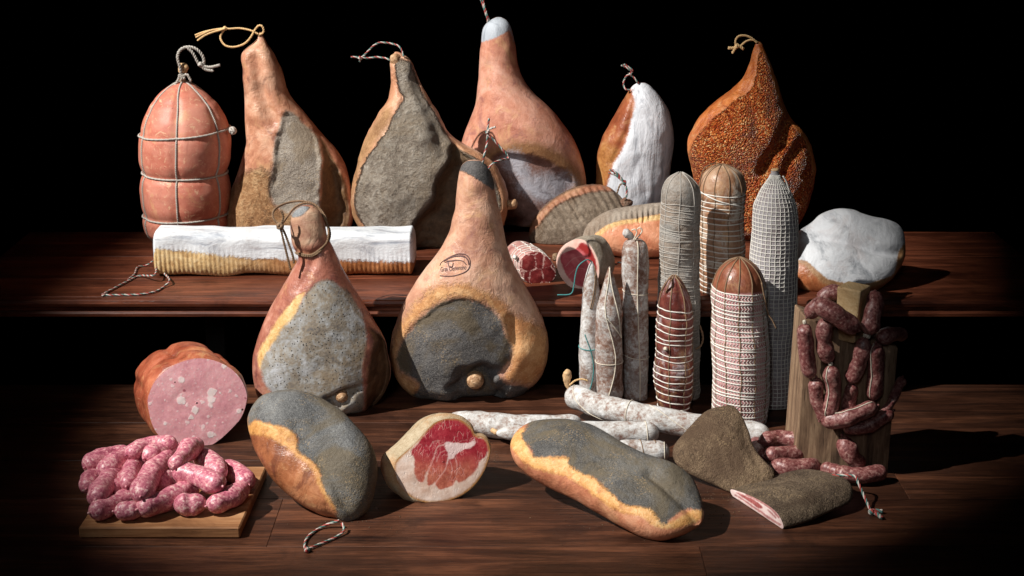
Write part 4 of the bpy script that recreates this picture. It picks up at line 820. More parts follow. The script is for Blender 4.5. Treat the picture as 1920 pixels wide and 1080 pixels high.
# ---- round cut ham with red face
fp = [(838,785),(815,793),(795,812),(777,832),(757,850),(743,864),(739,886),(748,910),(768,930),(798,942),(830,941),(860,931),(886,913),(906,886),(917,857),(918,838),(909,821),(891,815),(883,801),(863,787)]
p0 = onZ(812, 941, 0); nv = np.array([.22, -.90, .38])
b = cut_roll(fp, p0, nv, (-.50, .84, -.20), .12, [(0, 1), (.07, 1.07), (.2, 1.10), (.45, 1.06), (.75, .95), (1, .84)], seed=43, zs=0, noise=.003, N=140)
m_rr = layers('round_ham_rind', (r_crag, c8(120, 100, 74), c8(168, 150, 122), c8(202, 188, 162), c8(184, 134, 88), .6), strength=.6)
g = Mat('red_ham_cut', .28, .5); cm = g.ramp(g.math('ADD', g.math('MULTIPLY', g.noise(16, 4, .6, 1.0), .6), g.math('MULTIPLY', g.noise(120, 3, .7), .4)), [(.3, c8(128, 24, 36)), (.5, c8(162, 46, 58)), (.72, c8(190, 84, 84))])
lo = g.mask('m2', 4, 24, 30); cm = g.mix(lo, cm, g.ramp(g.noise(90, 4, .7, .5), [(.3, c8(160, 74, 62)), (.7, c8(204, 124, 100))]))
wc = g.t.nodes.new('ShaderNodeVectorMath'); wc.operation = 'ADD'; nn = g.t.nodes.new('ShaderNodeTexNoise'); nn.inputs['Scale'].default_value = 45; g._in(nn.inputs['Vector'], g.co); sc3 = g.scale(nn.outputs['Color'], (.016, .016, .016)); g._in(wc.inputs[0], g.co); g._in(wc.inputs[1], sc3)
fine = g.rng(g.voro(75, 'Distance', 'DISTANCE_TO_EDGE', g.scale(wc.outputs[0], (1.6, 1, .45))), .09, .0); fine = g.math('MULTIPLY', fine, g.rng(g.noise(35, 4, .7), .45, .62)); cm = g.mix(g.math('MULTIPLY', fine, .55), cm, c8(222, 160, 150))
cf = g.ramp(g.math('ADD', g.math('MULTIPLY', g.noise(14, 5, .65, .8), .6), g.math('MULTIPLY', g.noise(70, 4, .7), .4)), [(.34, c8(196, 160, 140)), (.5, c8(222, 196, 180)), (.66, c8(238, 222, 212))]); k = g.mask('m1', 3.0, 2.2, 50)
vn = g.rng(g.math('ADD', g.attr('vein'), g.math('MULTIPLY_ADD', g.noise(85, 4, .7, .5), 3.2, -1.1)), -1.2, 1.2); wf_ = g.mask('m3', 3, 1.8, 60)
cc = g.mix(k, cf, cm); cc = g.mix(g.math('MULTIPLY', vn, .62), cc, c8(222, 176, 168)); cc = g.mix(wf_, cc, c8(232, 204, 200)); cc = g.mix(g.mask('m4', 2.0, 3.5, 60), c8(170, 120, 66), cc)
m_rf = g.done(cc, g.math('ADD', g.noise(50, 4, .65), g.math('MULTIPLY', fine, -.5)), .4, .003, g.math('MULTIPLY_ADD', g.noise(60, 3, .6), .35, .12))
h = thing('cut_round_ham', 'round ham cut open to deep red meat with branching white fat', 'ham', b.base)
body_obj('body', b, m_rr, h)
face_obj('cut_face', b, m_rf, h, {'m1': [(839,782),(815,791),(797,812),(785,830),(771,846),(777,862),(776,884),(784,901),(794,903),(800,885),(803,880),(800,903),(806,911),(815,905),(818,912),(828,918),(848,910),(856,900),(860,905),(876,897),(893,880),(900,865),(912,852),(917,840),(908,823),(892,818),(881,803),(862,786)], 'm2': [(772,870),(800,868),(830,872),(860,868),(890,870),(890,930),(770,930)], 'm4': [(838,787),(816,795),(797,813),(779,833),(760,851),(746,866),(742,886),(751,909),(770,928),(799,939),(830,938),(859,928),(884,910),(903,885),(914,857),(915,839),(907,823),(890,818),(880,803),(861,789)], 'm3': [(833,832),(845,829),(865,831),(884,829),(888,818),(891,828),(884,838),(870,843),(857,850),(852,858),(842,862),(838,870),(839,850)]},
    {'vein': [([(834,834),(820,838),(813,860),(800,890),(795,903)], .6), ([(840,860),(835,880),(820,900),(812,914)], .5), ([(836,844),(825,850),(818,866)], .2), ([(811,828),(825,826)], .2), ([(852,856),(857,870),(856,890)], .2), ([(812,828),(806,838)], .2), ([(843,862),(848,880),(844,896)], .15)]})

# ---- flat speck
o = [(957,840),(964,818),(984,801),(1010,794),(1058,794),(1100,802),(1131,815),(1161,834),(1191,852),(1231,867),(1266,880),(1296,896),(1311,920),(1320,953),(1318,976),(1301,988),(1281,998),(1247,1008),(1212,1003),(1171,984),(1131,960),(1091,936),(1050,916),(1010,897),(980,878),(962,860)]
pA = onZ(1215, 1008, 0); p0 = pA+np.array([0, .04, .045])
b = pillow(o, p0, (-.12, -.42, .90), .048, .05, seed=44, zs=0, noise=.003, e1=.55, ctr=(1140,890), grooves=[([(1218,888),(1245,910),(1275,935),(1300,962),(1312,985)], .016, 9), ([(1030,830),(1060,838),(1090,850)], .004, 12)], bulges=[(1060,830,45,.012),(1250,890,28,.008),(1170,890,35,.006)])
gp = [(986,801),(980,815),(988,832),(1000,848),(1002,856),(1030,857),(1066,858),(1066,868),(1076,879),(1108,893),(1128,908),(1146,924),(1166,944),(1190,950),(1220,955),(1230,968),(1246,984),(1256,974),(1275,962),(1290,954),(1318,956),(1335,940),(1310,890),(1270,860),(1190,830),(1130,790),(1060,775),(1000,780)]
m_sp = layers('speck_pepper', (r_skin, c8(158, 94, 66), c8(196, 130, 98), c8(220, 164, 130), c8(126, 62, 52), .4), [('m2', 6, 4, r_fat, c8(180, 118, 64), c8(220, 164, 100), c8(238, 200, 146)), ('m1', 7, 4, r_pepper, c8(54, 54, 54), c8(86, 84, 82), c8(118, 116, 112), 320, c8(104, 92, 72))], .8)
h = thing('flat_speck', 'long flat slab of ham with grey peppered top and orange fat side', 'ham', b.base)
body_obj('body', b, m_sp, h, {'m1': gp, 'm2': [(957,825),(985,801),(995,850),(1070,855),(1110,890),(1150,922),(1170,942),(1225,952),(1248,982),(1300,955),(1330,960),(1290,985),(1240,990),(1200,970),(1150,955),(1110,925),(1060,893),(1000,878),(965,850)]})

# ---- salamis lying
def mould_salami(name, amount=.5, red=c8(128, 78, 66)):
    g = Mat(name, .75, .2); f = g.math('ADD', g.math('MULTIPLY', g.noise(16, 5, .7, .6), .55), g.math('MULTIPLY', g.noise(90, 4, .75), .45))
    col = g.ramp(f, [(amount-.12, red), (amount-.04, c8(150, 128, 118)), (amount+.04, c8(188, 184, 180)), (amount+.15, c8(222, 222, 222))]); col = g.mix(g.rng(g.noise(9, 6, .7, .8), .52, .66, 0, .5), col, c8(150, 150, 148)); wr = g.noise(30, 5, .7, .5, g.scale(g.co, (.35, 1, 1))); return g.done(col, g.math('ADD', f, g.math('MULTIPLY', wr, 1.2)), .8, .004, .75)
m_bl = mould_salami('white_bloom_salami', .46); m_bl2 = mould_salami('brown_bloom_salami', .53, c8(118, 84, 68)); m_bl3 = mould_salami('pale_grey_salami', .47, c8(128, 112, 96))
def lying(spec, rad, label, z, mat, seed, prof=None, cap=None):
    P_ = [onZ(a, c_, zz) for (a, c_), zz in zip(spec, z)]
    b = roll(P_, rad, 90, 40, cap or rad*1.1, .0025, 26, seed, prof=prof); s = thing('salami', label, 'salami', b.base, 'white-bloomed salamis lying on the table')
    body_obj('body', b, mat, s); return s, b
s, bB = lying([(838,788),(890,793),(960,800),(1030,798),(1092,794)], .033, 'long white-bloomed salami lying behind the red cut ham', [.034, .034, .034, .034, .034], m_bl, 51, [.75, 1, 1, .95, .85, .8])
nb = roll([bB.G[0].mean(0)+[.006, 0, 0], onZ(826, 779, .032), onZ(819, 779, .034)], .007, 16, 12, noise=.002, nscale=90); body_obj('casing_end', nb, M_hook, s); T = Tubes(); T.add(even([onZ(815, 781, .03), onZ(822, 778, .042), onZ(830, 782, .035)], 12), .004, 6); T.build('red_clip', [M_red], s)
s, bC = lying([(930,812),(985,812),(1060,812),(1140,812),(1236,812)], .031, 'white-bloomed salami in the middle of the lying pile above the speck', [.031, .034, .036, .036, .036], m_bl, 52, [.45, .8, .95, 1, 1.0, .95])
nb = roll([bC.G[0].mean(0)+[.006, 0, 0], onZ(926, 808, .033), onZ(922, 805, .034)], .007, 16, 12, noise=.002, nscale=90); body_obj('casing_end', nb, M_hook, s)
T = Tubes(); T.add(even([onZ(925, 806, .034), onZ(912, 808, .012), onZ(898, 806, .006), onZ(900, 801, .006), onZ(915, 800, .006), onZ(932, 803, .008)], 40), .0016, 5); T.add(even([onZ(923, 806, .03), onZ(905, 812, .008), onZ(900, 806, .006), onZ(908, 803, .006)], 30), .0016, 5); T.build('thread', [M_teal], s)
def wrapthread(b, s, mat, u, v0=0, turns=1.0, r=.0012, name='thread'):
    T = Tubes(); k = 80; T.add(b.at(np.linspace(u[0], u[1], k), v0+np.linspace(0, turns, k), .0008), r, 4); T.build(name, [mat], s)
wrapthread(bC, s, M_teal, (34, 46), .0, 1); wrapthread(bC, s, M_cord, (76, 80), 0, 1)
s, bD = lying([(1150,846),(1200,846),(1256,848)], .029, 'lowest short white-bloomed salami stub under the lying pile', [.030, .030, .030], m_bl3, 53); wrapthread(bD, s, M_hemp, (40, 62), .1, 1.2); wrapthread(bD, s, M_cord, (74, 80), .1, 1)
s, bA = lying([(1068,738),(1110,757),(1180,774),(1260,791),(1350,805),(1445,819)], .033, 'longest white-bloomed salami lying across the top of the pile', [.062, .066, .066, .058, .046, .034], m_bl, 54, [.95, 1, 1, 1, 1, 1]); wrapthread(bA, s, M_cord, (36, 37), 0, 1, .0015); wrapthread(bA, s, M_cord, (4, 30), .2, .5); wrapthread(bA, s, M_cord, (42, 70), .25, .6)
p_ = bA.G[0].mean(0); nb = roll([p_+[.008, 0, .005], p_+[-.005, 0, .02], onY(1063, 712, p_[1]), onY(1064, 692, p_[1])], .0105, 24, 14, cap=.01, noise=.003, nscale=80, prof=[.6, .5, .9, 1.1, .8]); body_obj('casing_end', nb, M_hook, s)
T = Tubes(); T.twist(ylist([(1068,722),(1078,714),(1090,711),(1102,714)], p_[1]-.01), .0026, 2, .012); T.m = [0]*len(T.m); T.build('string', [M_flax], s)

# ---- standing slim salamis
def slim(top, base, x0, x1, Y0, label, mat, seed, shape, lean=0):
    b = standing(top, base, (x0+x1)/2, (x1-x0)/2, 0, shape, Y0=Y0, seed=seed, lean=lean, noise=.003, M=120, N=60); s = thing('salami', label, 'salami', b.base, 'slim salamis standing against the shelf')
    body_obj('body', b, mat, s); return s, b
TAPER = [(0, .06), (.02, .25), (.06, .45), (.12, .68), (.2, .86), (.32, .97), (.5, 1), (.8, 1), (.95, .95), (1, .8)]
TEAR = [(0, .05), (.03, .16), (.08, .34), (.16, .62), (.25, .86), (.34, 1), (.6, 1), (.9, 1), (1, .9)]
BLUNT = [(0, .3), (.01, .65), (.03, .85), (.07, .98), (.15, 1), (.35, .93), (.6, .9), (.9, .92), (1, .9)]
s, b = slim(490, 752, 1084, 1121, .095, 'slimmest pale salami with teal thread, leftmost of three standing ones', m_bl3, 61, TAPER, lean=7)
T = Tubes(); T.add(even([b.G[1].mean(0), onY(1100, 487, b.Y0-.01), onY(1085, 498, b.Y0-.02), onY(1079, 515, b.Y0-.02), onY(1076, 535, b.Y0-.02), onY(1070, 551, b.Y0-.02), onY(1045, 553, b.Y0-.02)], 50), .0018, 5)
v = np.linspace(0, 1, 40); T.add(b.at(np.full(40, 72.)+np.sin(v*6), v, .001), .0014, 4); T.add(b.at(np.linspace(60, 118, 60), .34-.16*np.sin(np.linspace(0, 3, 60)), .001), .0014, 4); T.build('thread', [M_teal], s)
T = Tubes(); T.add(b.at(np.r_[np.linspace(6, 38, 30), np.linspace(38, 12, 30)], np.r_[np.linspace(.10, .24, 30), np.linspace(.27, .16, 30)], .0015), .0016, 4); T.build('string', [M_hemp], s)
s, b = slim(500, 756, 1118, 1168, .055, 'tear-shaped standing salami with string looped down its front', m_bl2, 62, TEAR)
T = Tubes(); n_ = 60; T.add(b.at(np.linspace(2, 116, n_), .25+.07*np.sin(np.linspace(0, 7, n_)), .001), .0017, 5); T.add(b.at(np.linspace(3, 60, n_), np.linspace(.25, .08, n_), .001), .0017, 5); T.add(b.at(np.linspace(60, 42, n_), np.linspace(.08, .28, n_), .002), .0017, 5); v = np.linspace(0, 1, 40); T.add(b.at(np.full(40, 82.), v, .001), .0014, 4); T.build('string', [M_cord], s)
s, b = slim(448, 757, 1165, 1217, .105, 'tallest of the three standing salamis with tied knob on top', m_bl2, 63, BLUNT)
tp = b.G[0].mean(0); nb = roll([tp+[0, 0, -.012], onY(1185, 446, b.Y0), onY(1175, 438, b.Y0), onY(1167, 437, b.Y0)], .013, 24, 16, noise=.003, nscale=60, prof=[.7, .6, .8, 1.1, 1.1]); body_obj('casing_end', nb, m_bl3, s)
T = Tubes(); T.add(even(ylist([(1188,450),(1194,436),(1190,430),(1184,432)], b.Y0-.02), 20), .002, 5); T.add(even(ylist([(1190,450),(1200,440),(1204,432),(1199,427),(1195,430)], b.Y0-.015), 20), .002, 5); T.add(b.at(np.linspace(2, 116, 60), .25+.02*np.sin(np.linspace(0, 5, 60))-.03, .001), .0018, 5); v = np.linspace(0, 1, 40)
for u0 in (38, 84): T.add(b.at(np.full(40, float(u0))+np.cos(v*6.28), v, .001), .0013, 4)
T.build('string', [M_cord], s)

# ---- grey salami in fine winding
DOME2 = [(0, .02), (.006, .22), (.015, .45), (.03, .66), (.05, .82), (.08, .93), (.12, .98), (.2, 1), (.6, .99), (1, .96)]
b = standing(323, 752, 1273, 38.5, 0, DOME2, Y0=.115, seed=64, lean=3, noise=.005, nscale=14); ring_paths(b, 378, 742, 52, 1.2, 3.0, 4, .025, 1.0)
m_gr = layers('salami_grey', (r_crag, c8(96, 90, 84), c8(148, 144, 138), c8(188, 186, 182), c8(152, 132, 114), .8), strength=.9)
s = thing('netted_salami', 'tall grey salami wound in fine grey string, leftmost of tall standing ones', 'salami', b.base, 'standing netted salamis')
body_obj('body', b, m_gr, s); rings(b, M_grey, s, .0012, seed=4); vcords(b, 8, M_grey, s, .0013)
st = twine(ylist([(1312,610),(1318,632),(1314,648),(1304,655)], b.Y0-.045), .003, s, [M_hemp])

# ---- red salami in white rings
SPIN = [(0, .05), (.01, .16), (.04, .36), (.09, .58), (.15, .76), (.22, .9), (.32, .98), (.5, 1), (.7, .98), (.88, .9), (1, .78)]
b = standing(516, 768, 1264, 36.5, 0, SPIN, Y0=-.005, seed=65, noise=.004, nscale=14)
ctr = b.G.mean(1, keepdims=True); th = np.linspace(0, 1, b.G.shape[1], endpoint=False); fur = sum(np.exp(-(((th-a+.5) % 1-.5)/.03)**2) for a in np.linspace(.2, 1.2, 5, endpoint=False)); b.G = ctr+(b.G-ctr)*(1-.13*fur[None, :, None]*np.exp(-np.linspace(0, 5, 150))[:, None, None]-.02*fur[None, :, None]); ring_paths(b, 576, 760, 15, 1.8, 2.0, 5, .045, 2.2)
m_red = layers('salami_red', (r_skin, c8(78, 32, 30), c8(112, 56, 48), c8(146, 90, 76), c8(180, 166, 168), .95), strength=.6)
s = thing('netted_salami', 'short dark red salami in white string rings in front of the grey one', 'salami', b.base, 'standing netted salamis')
body_obj('body', b, m_red, s); vcords(b, 7, M_hemp, s, .0018); rings(b, M_net, s, .0018, seed=5)
T = Tubes()
for q in ([(1264,518),(1256,530),(1248,548)], [(1264,518),(1272,526),(1282,540)], [(1262,520),(1252,526),(1240,545)]): T.add(even(ylist(q, b.Y0-.03, [.03, 0, .0]), 12), .0018, 5)
T.build('top_string', [M_hemp], s); knot('knot', b.at([np.interp(643, b.pys, np.arange(150))], [.33], .004)[0], .006, M_cord, s, 3)

# ---- pink salami in white net
b = standing(483, 789, 1386.5, 52.5, 0, [(0, .02), (.01, .22), (.025, .42), (.05, .62), (.08, .76), (.12, .88), (.17, .96), (.22, 1), (1, .98)], Y0=-.075, seed=66, noise=.004, nscale=12); ring_paths(b, 540, 784, 26, 1.6, 1.0, 6, .018, 1.2)
m_pk = layers('salami_pink', (r_skin, c8(110, 60, 42), c8(146, 88, 64), c8(176, 122, 98), c8(90, 48, 38), .6), [('m1', 2, 3, r_skin, c8(176, 112, 114), c8(206, 152, 152), c8(224, 184, 184), c8(180, 104, 106), .5)], strength=.5)
s = thing('netted_salami', 'thick pink salami in white ringed netting with bare orange-brown dome', 'salami', b.base, 'standing netted salamis')
body_obj('body', b, m_pk, s, {'m1': [(1300,542),(1345,548),(1386,551),(1430,548),(1480,542),(1480,830),(1300,830)]}, front=False); vcords(b, 12, M_hemp, s, .0019); rings(b, M_net, s, .0021, seed=6)
T = Tubes(); M_ = b.G.shape[0]; ua = np.interp(540, b.pys, np.arange(M_)); nz = 34
for k in range(56):
    zz = np.linspace(ua, M_-3, nz*2+1); v = k/56+(.0062*np.where(np.arange(nz*2+1) % 2 == 0, 1, -1)); T.add(b.at(zz, v, .0008), .0011, 3)
T.build('fine_net', [M_net], s)
T = Tubes(); T.add(even(ylist([(1428,530),(1434,560),(1440,588),(1448,600),(1456,617)], b.Y0-.05), 24), .0022, 5); T.build('loose_string', [M_hemp], s)

# ---- white salami in square net
b = standing(318, 768, 1447, 43, 0, [(0, .16), (.01, .17), (.03, .19), (.05, .36), (.08, .58), (.12, .80), (.16, .93), (.2, .98), (.26, 1), (.6, .98), (1, .86)], Y0=.055, seed=67, lean=6, noise=.004, nscale=12)
m_wn = layers('salami_white', (r_crag, c8(110, 92, 90), c8(148, 142, 144), c8(184, 182, 184), c8(146, 122, 120), .4), strength=.5)
s = thing('netted_salami', 'tallest whitish salami in square mesh net with tied neck', 'salami', b.base, 'standing netted salamis')
body_obj('body', b, m_wn, s); T = Tubes(); M_ = b.G.shape[0]; us = np.arange(M_)
for p in np.linspace(345, 764, 56):
    v = np.linspace(0, 1, 50); T.add(b.at(np.interp(p, b.pys, us)+.5*np.cos(2*np.pi*v+1), v, .001), .0011, 4)
for k in range(30): u = np.linspace(6, M_-2, 60); T.add(b.at(u, k/30+.002*np.sin(u*.5), .001), .0011, 4)
T.build('square_net', [M_net], s); p_ = b.G[0].mean(0); nb = roll([p_+[0, 0, -.006], p_+[0, 0, .004]], .011, 14, 16, cap=.005, noise=.001); body_obj('net_plug', nb, M_hook, s)
T = Tubes(); T.add(even(ylist([(1468,330),(1474,340),(1478,352),(1481,362)], b.Y0-.02), 14), .0024, 5); T.build('tie', [M_net], s)

# ================================================================== front right: guanciale, pancetta, sausages, block
m_gu = layers('brown_pepper', (r_pepper, c8(60, 46, 36), c8(104, 84, 64), c8(142, 120, 94), 300, c8(82, 62, 46)), [('m1', 4, 3, r_tan, c8(96, 50, 30), c8(130, 74, 48), c8(150, 96, 64))], 1.3, .005)
o = [(1262,848),(1268,832),(1290,806),(1310,786),(1331,771),(1357,763),(1374,762),(1386,772),(1396,788),(1406,811),(1413,832),(1424,853),(1438,870),(1452,886),(1448,903),(1420,918),(1380,926),(1345,913),(1311,898),(1282,881),(1265,864)]
pA = onZ(1385, 928, 0); p0 = pA+np.array([0, .028, .014])
b = pillow(o, p0, (-.16, -.60, .78), .022, .022, seed=71, zs=0, noise=.003, e1=.5, grooves=[([(1392,800),(1400,835),(1425,875)], .005, 8)], bulges=[(1350,820,40,.012)])
h = thing('guanciale', 'triangular brown peppered guanciale propped up behind the sliced slab', 'cured meat', b.base)
body_obj('body', b, m_gu, h, {'m1': [(1262,866),(1282,882),(1311,899),(1345,914),(1380,926),(1420,920),(1420,940),(1340,935),(1260,890)]})
fp = [(1370,918),(1384,921),(1400,927),(1418,935),(1436,945),(1452,957),(1463,971),(1469,988),(1462,992),(1445,986),(1425,975),(1405,961),(1386,944),(1373,929)]
g1 = onZ(1374, 931, 0); g2 = onZ(1468, 993, 0); dv = g2-g1; nv = np.array([dv[1], -dv[0], 0]); nv /= np.linalg.norm(nv); nv = nv if np.dot(nv, CAM-g1) > 0 else -nv
ax = onZ(1588, 897, .045)-onZ(1428, 950, .02)
b = cut_roll(fp, g1, nv, ax, float(np.linalg.norm(ax))*1.02, [(0, 1), (.3, 1.05), (.7, .95), (1, .78)], seed=72, zs=0, noise=.003, M=70, N=120)
m_gu2 = layers('dark_brown_pepper', (r_pepper, c8(54, 43, 35), c8(96, 80, 64), c8(138, 120, 98), 280, c8(76, 60, 46)), strength=1.4, dist=.005)
g = Mat('pancetta_cut', .4, .4); cf = g.ramp(g.noise(40, 3, .6), [(.3, c8(216, 184, 180)), (.7, c8(240, 222, 218))]); cm = g.ramp(g.noise(90, 3, .7), [(.3, c8(140, 66, 66)), (.7, c8(190, 116, 112))]); k = g.math('MAXIMUM', g.mask('m1', 2, 1.5, 70), g.math('MULTIPLY', g.rng(g.math('ADD', g.attr('vein'), g.math('MULTIPLY_ADD', g.noise(120, 4, .7), 4.0, -2.0)), -1.0, 1.0), .8)); m_pc = g.done(g.mix(k, cf, cm), g.noise(80, 3, .6), .2, .002, .4)
h = thing('sliced_pancetta', 'brown peppered pancetta slab with pink and white cut end, string at back', 'cured meat', b.base)
body_obj('body', b, m_gu2, h); face_obj('cut_face', b, m_pc, h, {'m1': [(1380,923),(1392,927),(1410,935),(1426,946),(1430,953),(1422,953),(1408,943),(1390,931)]}, {'vein': [([(1378,928),(1392,936),(1412,950),(1430,962),(1445,973)], 1.6), ([(1400,928),(1420,937),(1445,953),(1460,970)], 2.0), ([(1432,964),(1448,975),(1463,984)], 2.0), ([(1440,956),(1455,971)], 1.5), ([(1384,936),(1402,950),(1420,962)], .1)]}, bulge=.002)
e_ = b.G[-3].mean(0); zt = .006
st = twine([e_+[-.03, 0, .01], onZ(1600, 892, .055), onZ(1609, 905, .05), onZ(1618, 925, .03), onZ(1628, 948, .012), onZ(1634, 960, zt)], .0031, h, pitch=.03); twine([onZ(1632, 958, zt), onZ(1645, 958, zt), onZ(1655, 959, zt)], .005, h, pitch=.03); twine([onZ(1634, 960, zt+.002), onZ(1645, 964, zt), onZ(1653, 971, zt)], .005, h, pitch=.03); knot('knot', onZ(1634, 960, .008), .008, TRI, st, 14)

def sausage_mat(name, dk, md, lt, fatc, shine=.28):
    g = Mat(name, shine, .5); v = g.voro(190, 'Color'); f = g.sep(v); n = g.noise(60, 5, .7, .8); n9 = g.noise(95, 4, .65, 1.6); s_ = g.math('ADD', g.math('MULTIPLY', f, .2), g.math('ADD', g.math('MULTIPLY', n, .35), g.math('MULTIPLY', n9, .45)))
    col = g.ramp(s_, [(.34, dk), (.46, md), (.55, lt), (.66, fatc)]); col = g.mix(g.rng(g.noise(18, 3, .6), .55, .75, 0, .4), col, dk)
    h_ = g.math('ADD', g.math('MULTIPLY', n, .7), g.math('MULTIPLY', g.voro(190), -.3)); return g.done(col, h_, .35, .003, g.math('MULTIPLY_ADD', n, .3, shine-.08))
m_sf = sausage_mat('fresh_sausage', c8(150, 72, 92), c8(186, 104, 122), c8(206, 134, 144), c8(230, 196, 190), .33); m_sd = sausage_mat('dry_sausage', c8(86, 42, 42), c8(120, 68, 66), c8(142, 94, 90), c8(174, 138, 128), .34)
W_board = wood('board_wood', c8(112, 74, 46), c8(152, 106, 70), c8(178, 136, 98), .6); W_blk = wood('old_block_wood', c8(62, 46, 36), c8(116, 92, 72), c8(154, 128, 102), .75, ring=1.4, axis=2); W_peg = wood('peg_wood', c8(160, 124, 82), c8(204, 170, 124), c8(228, 202, 160), .6, axis=1)

# board
TB = .027; fL = onZ(147, 989, TB); fR = onZ(449, 989, TB)
by = fL[1]; V, F = cbox(fL[0], fR[0], by, by+.36, .0006, TB, .003); V[:, 0] += (V[:, 1]-by)*.02
bd = thing('cutting_board', 'light brown wooden board holding the heap of fresh sausages', 'board', (fL[0]/2+fR[0]/2, by+.18, 0)); mesh_obj('slab', V, F, W_board, bd, False)
def sausage(P_, r, label, mat, group, seed, name='sausage', ends=True, cat='sausage', cap=None, grow=.55):
    P_ = [np.asarray(p, float) for p in P_]; d0 = P_[0]-P_[1]; d1 = P_[-1]-P_[-2]
    P_ = [P_[0]+d0/np.linalg.norm(d0)*r*grow]+P_[1:-1]+[P_[-1]+d1/np.linalg.norm(d1)*r*grow]
    rr_ = np.random.default_rng(seed); b = roll(P_, r, 44, 28, cap or r*1.2, .0034, 34, seed, prof=list(rr_.uniform(.86, 1.04, 7))); s = thing(name, label, cat, b.base, group); body_obj('casing', b, mat, s)
    if ends:
        for i, sg in ((0, -1), (-1, 1)):
            p = b.G[i].mean(0); d = (P_[0]-np.asarray(P_[1])) if i == 0 else (np.asarray(P_[-1])-P_[-2]); d = d/np.linalg.norm(d)
            q = roll([p-d*.004, p+d*.006], .0034, 8, 8, cap=.003, noise=0); body_obj('tied_end', q, mat, s)
    return s, b
Z1, Z2, Z3, Z4 = TB+.0265, TB+.060, TB+.090, TB+.112
fresh = [
 ([(178,958),(212,946),(252,928)], Z1, .0245, 'fresh pink sausage lying at the front left corner of the board'),
 ([(268,952),(310,938),(358,917)], Z1+.004, .0245, 'long fresh sausage with pointed right end along the board front'),
 ([(338,946),(375,944)], Z1, .0235, 'short fresh sausage end facing forward at the board front middle'),
 ([(398,946),(424,938),(455,916)], Z1, .0245, 'curved fresh sausage at the front right end of the board'),
 ([(336,886),(372,893),(408,908)], Z2+.004, .0255, 'plump fresh sausage lying on top at the right of heap'),
 ([(266,926),(284,888),(314,858)], Z2+.006, .0235, 'curved fresh sausage climbing the middle of the heap'),
 ([(330,870),(350,848),(368,832)], Z3, .0235, 'fresh sausage pointing up at top of heap against the mortadella'),
 ([(376,855),(395,868),(410,888)], Z2-.004, .0235, 'fresh sausage sloping down behind the plump one'),
 ([(418,882),(442,886),(462,905)], Z1, .0235, 'darker fresh sausage at the far right back of heap'),
 ([(292,910),(322,893)], Z1+.012, .0225, 'fresh sausage tucked in the dark hollow mid heap'),
 ([(182,932),(202,902),(226,876)], Z2-.012, .0235, 'fresh sausage standing up at left side of heap'),
 ([(238,908),(247,880),(264,858)], Z2, .0225, 'fresh sausage left of the curved climbing one'),
 ([(212,922),(226,896),(238,880)], Z1+.010, .0225, 'fresh sausage squeezed between two upright ones at left'),
 ([(278,856),(302,845),(328,842)], Z3-.010, .0225, 'fresh sausage lying level near the heap top'),
 ([(246,850),(280,836),(322,833)], Z3+.004, .0235, 'uppermost long fresh sausage at the back of heap'),
 ([(168,872),(196,858),(236,850)], Z2, .0235, 'purplish sausage at the back left of heap'),
 ([(198,884),(220,868),(246,860)], Z2-.002, .0225, 'sausage lying below the back left one'),
 ([(164,912),(174,892),(190,878)], Z1+.012, .0225, 'shaded sausage at the far left edge of heap'),
 ([(226,958),(258,956)], Z1-.001, .0215, 'sausage end peeping out between the two front sausages')]
for i, (pp, z, r, lab) in enumerate(fresh):
    n_ = len(pp); P_ = [onZ(a, c_, z+(.003*math.sin(i*2.1+k))*(0 if z < Z1+.003 else 1)) for k, (a, c_) in enumerate(pp)]; sausage(P_, r*1.13*(.92+.17*((i*37) % 11)/10), lab, m_sf, 'fresh sausages on the board', 100+i)

# wooden block with peg
g1 = onZ(1490, 884, 0); Yb = onZ(1665, 884, 0)[1]
xa, xb = onY(1491, 884, Yb)[0], onY(1665, 884, Yb)[0]; ta = onY(1513, 600, Yb); tb = onY(1688, 656, Yb); DB = .14
fr = np.array([[xa, Yb, .0008], [xb, Yb, .0008], [tb[0], Yb+.02, tb[2]], [ta[0], Yb+.02, ta[2]]]); bk = fr+np.array([-.006, DB, 0]); bk[2:, 1] -= .02
V = np.vstack([fr, bk]); F = [[0, 1, 2, 3], [5, 4, 7, 6], [4, 0, 3, 7], [1, 5, 6, 2], [3, 2, 6, 7], [4, 5, 1, 0]]
blk = thing('wooden_block', 'weathered upright wooden block hung with dark sausages', 'block', (xa/2+xb/2, Yb+.07, 0))
me_o = mesh_obj('block_body', V, F, W_blk, blk, False); md = me_o.modifiers.new('bevel', 'BEVEL'); md.width = .004; md.segments = 2
topz = lambda x: ta[2]+(tb[2]-ta[2])*(x-ta[0])/(tb[0]-ta[0])
Yk = Yb+.028; tpz = onY(1603, 536, Yk)[2]; x0 = onY(1600, 548, Yk)[0]
sq = [(-.042, -.004), (.007, -.048), (.044, .006), (-.004, .048)]; pv = [[x0+a, Yk+c_, tpz] for a, c_ in sq]; zb_ = topz(x0)-.02; pvb = [[x0-.004+a*.8, Yk+c_*.8, zb_] for a, c_ in sq]
V = np.array(pvb+pv); F = [[3, 2, 1, 0], [4, 5, 6, 7]]+[[i, (i+1) % 4, 4+(i+1) % 4, 4+i] for i in range(4)]
pg = mesh_obj('peg', V, F, W_peg, blk, False); md = pg.modifiers.new('bevel', 'BEVEL'); md.width = .004; md.segments = 2
def fy(off): return Yb-off
def blkp(pp, off): return [onY(a, c_, Yb+.02*0-(o_ if isinstance(off, (list, tuple)) else off)) if True else None for (a, c_), o_ in zip(pp, off if isinstance(off, (list, tuple)) else [off]*len(pp))]
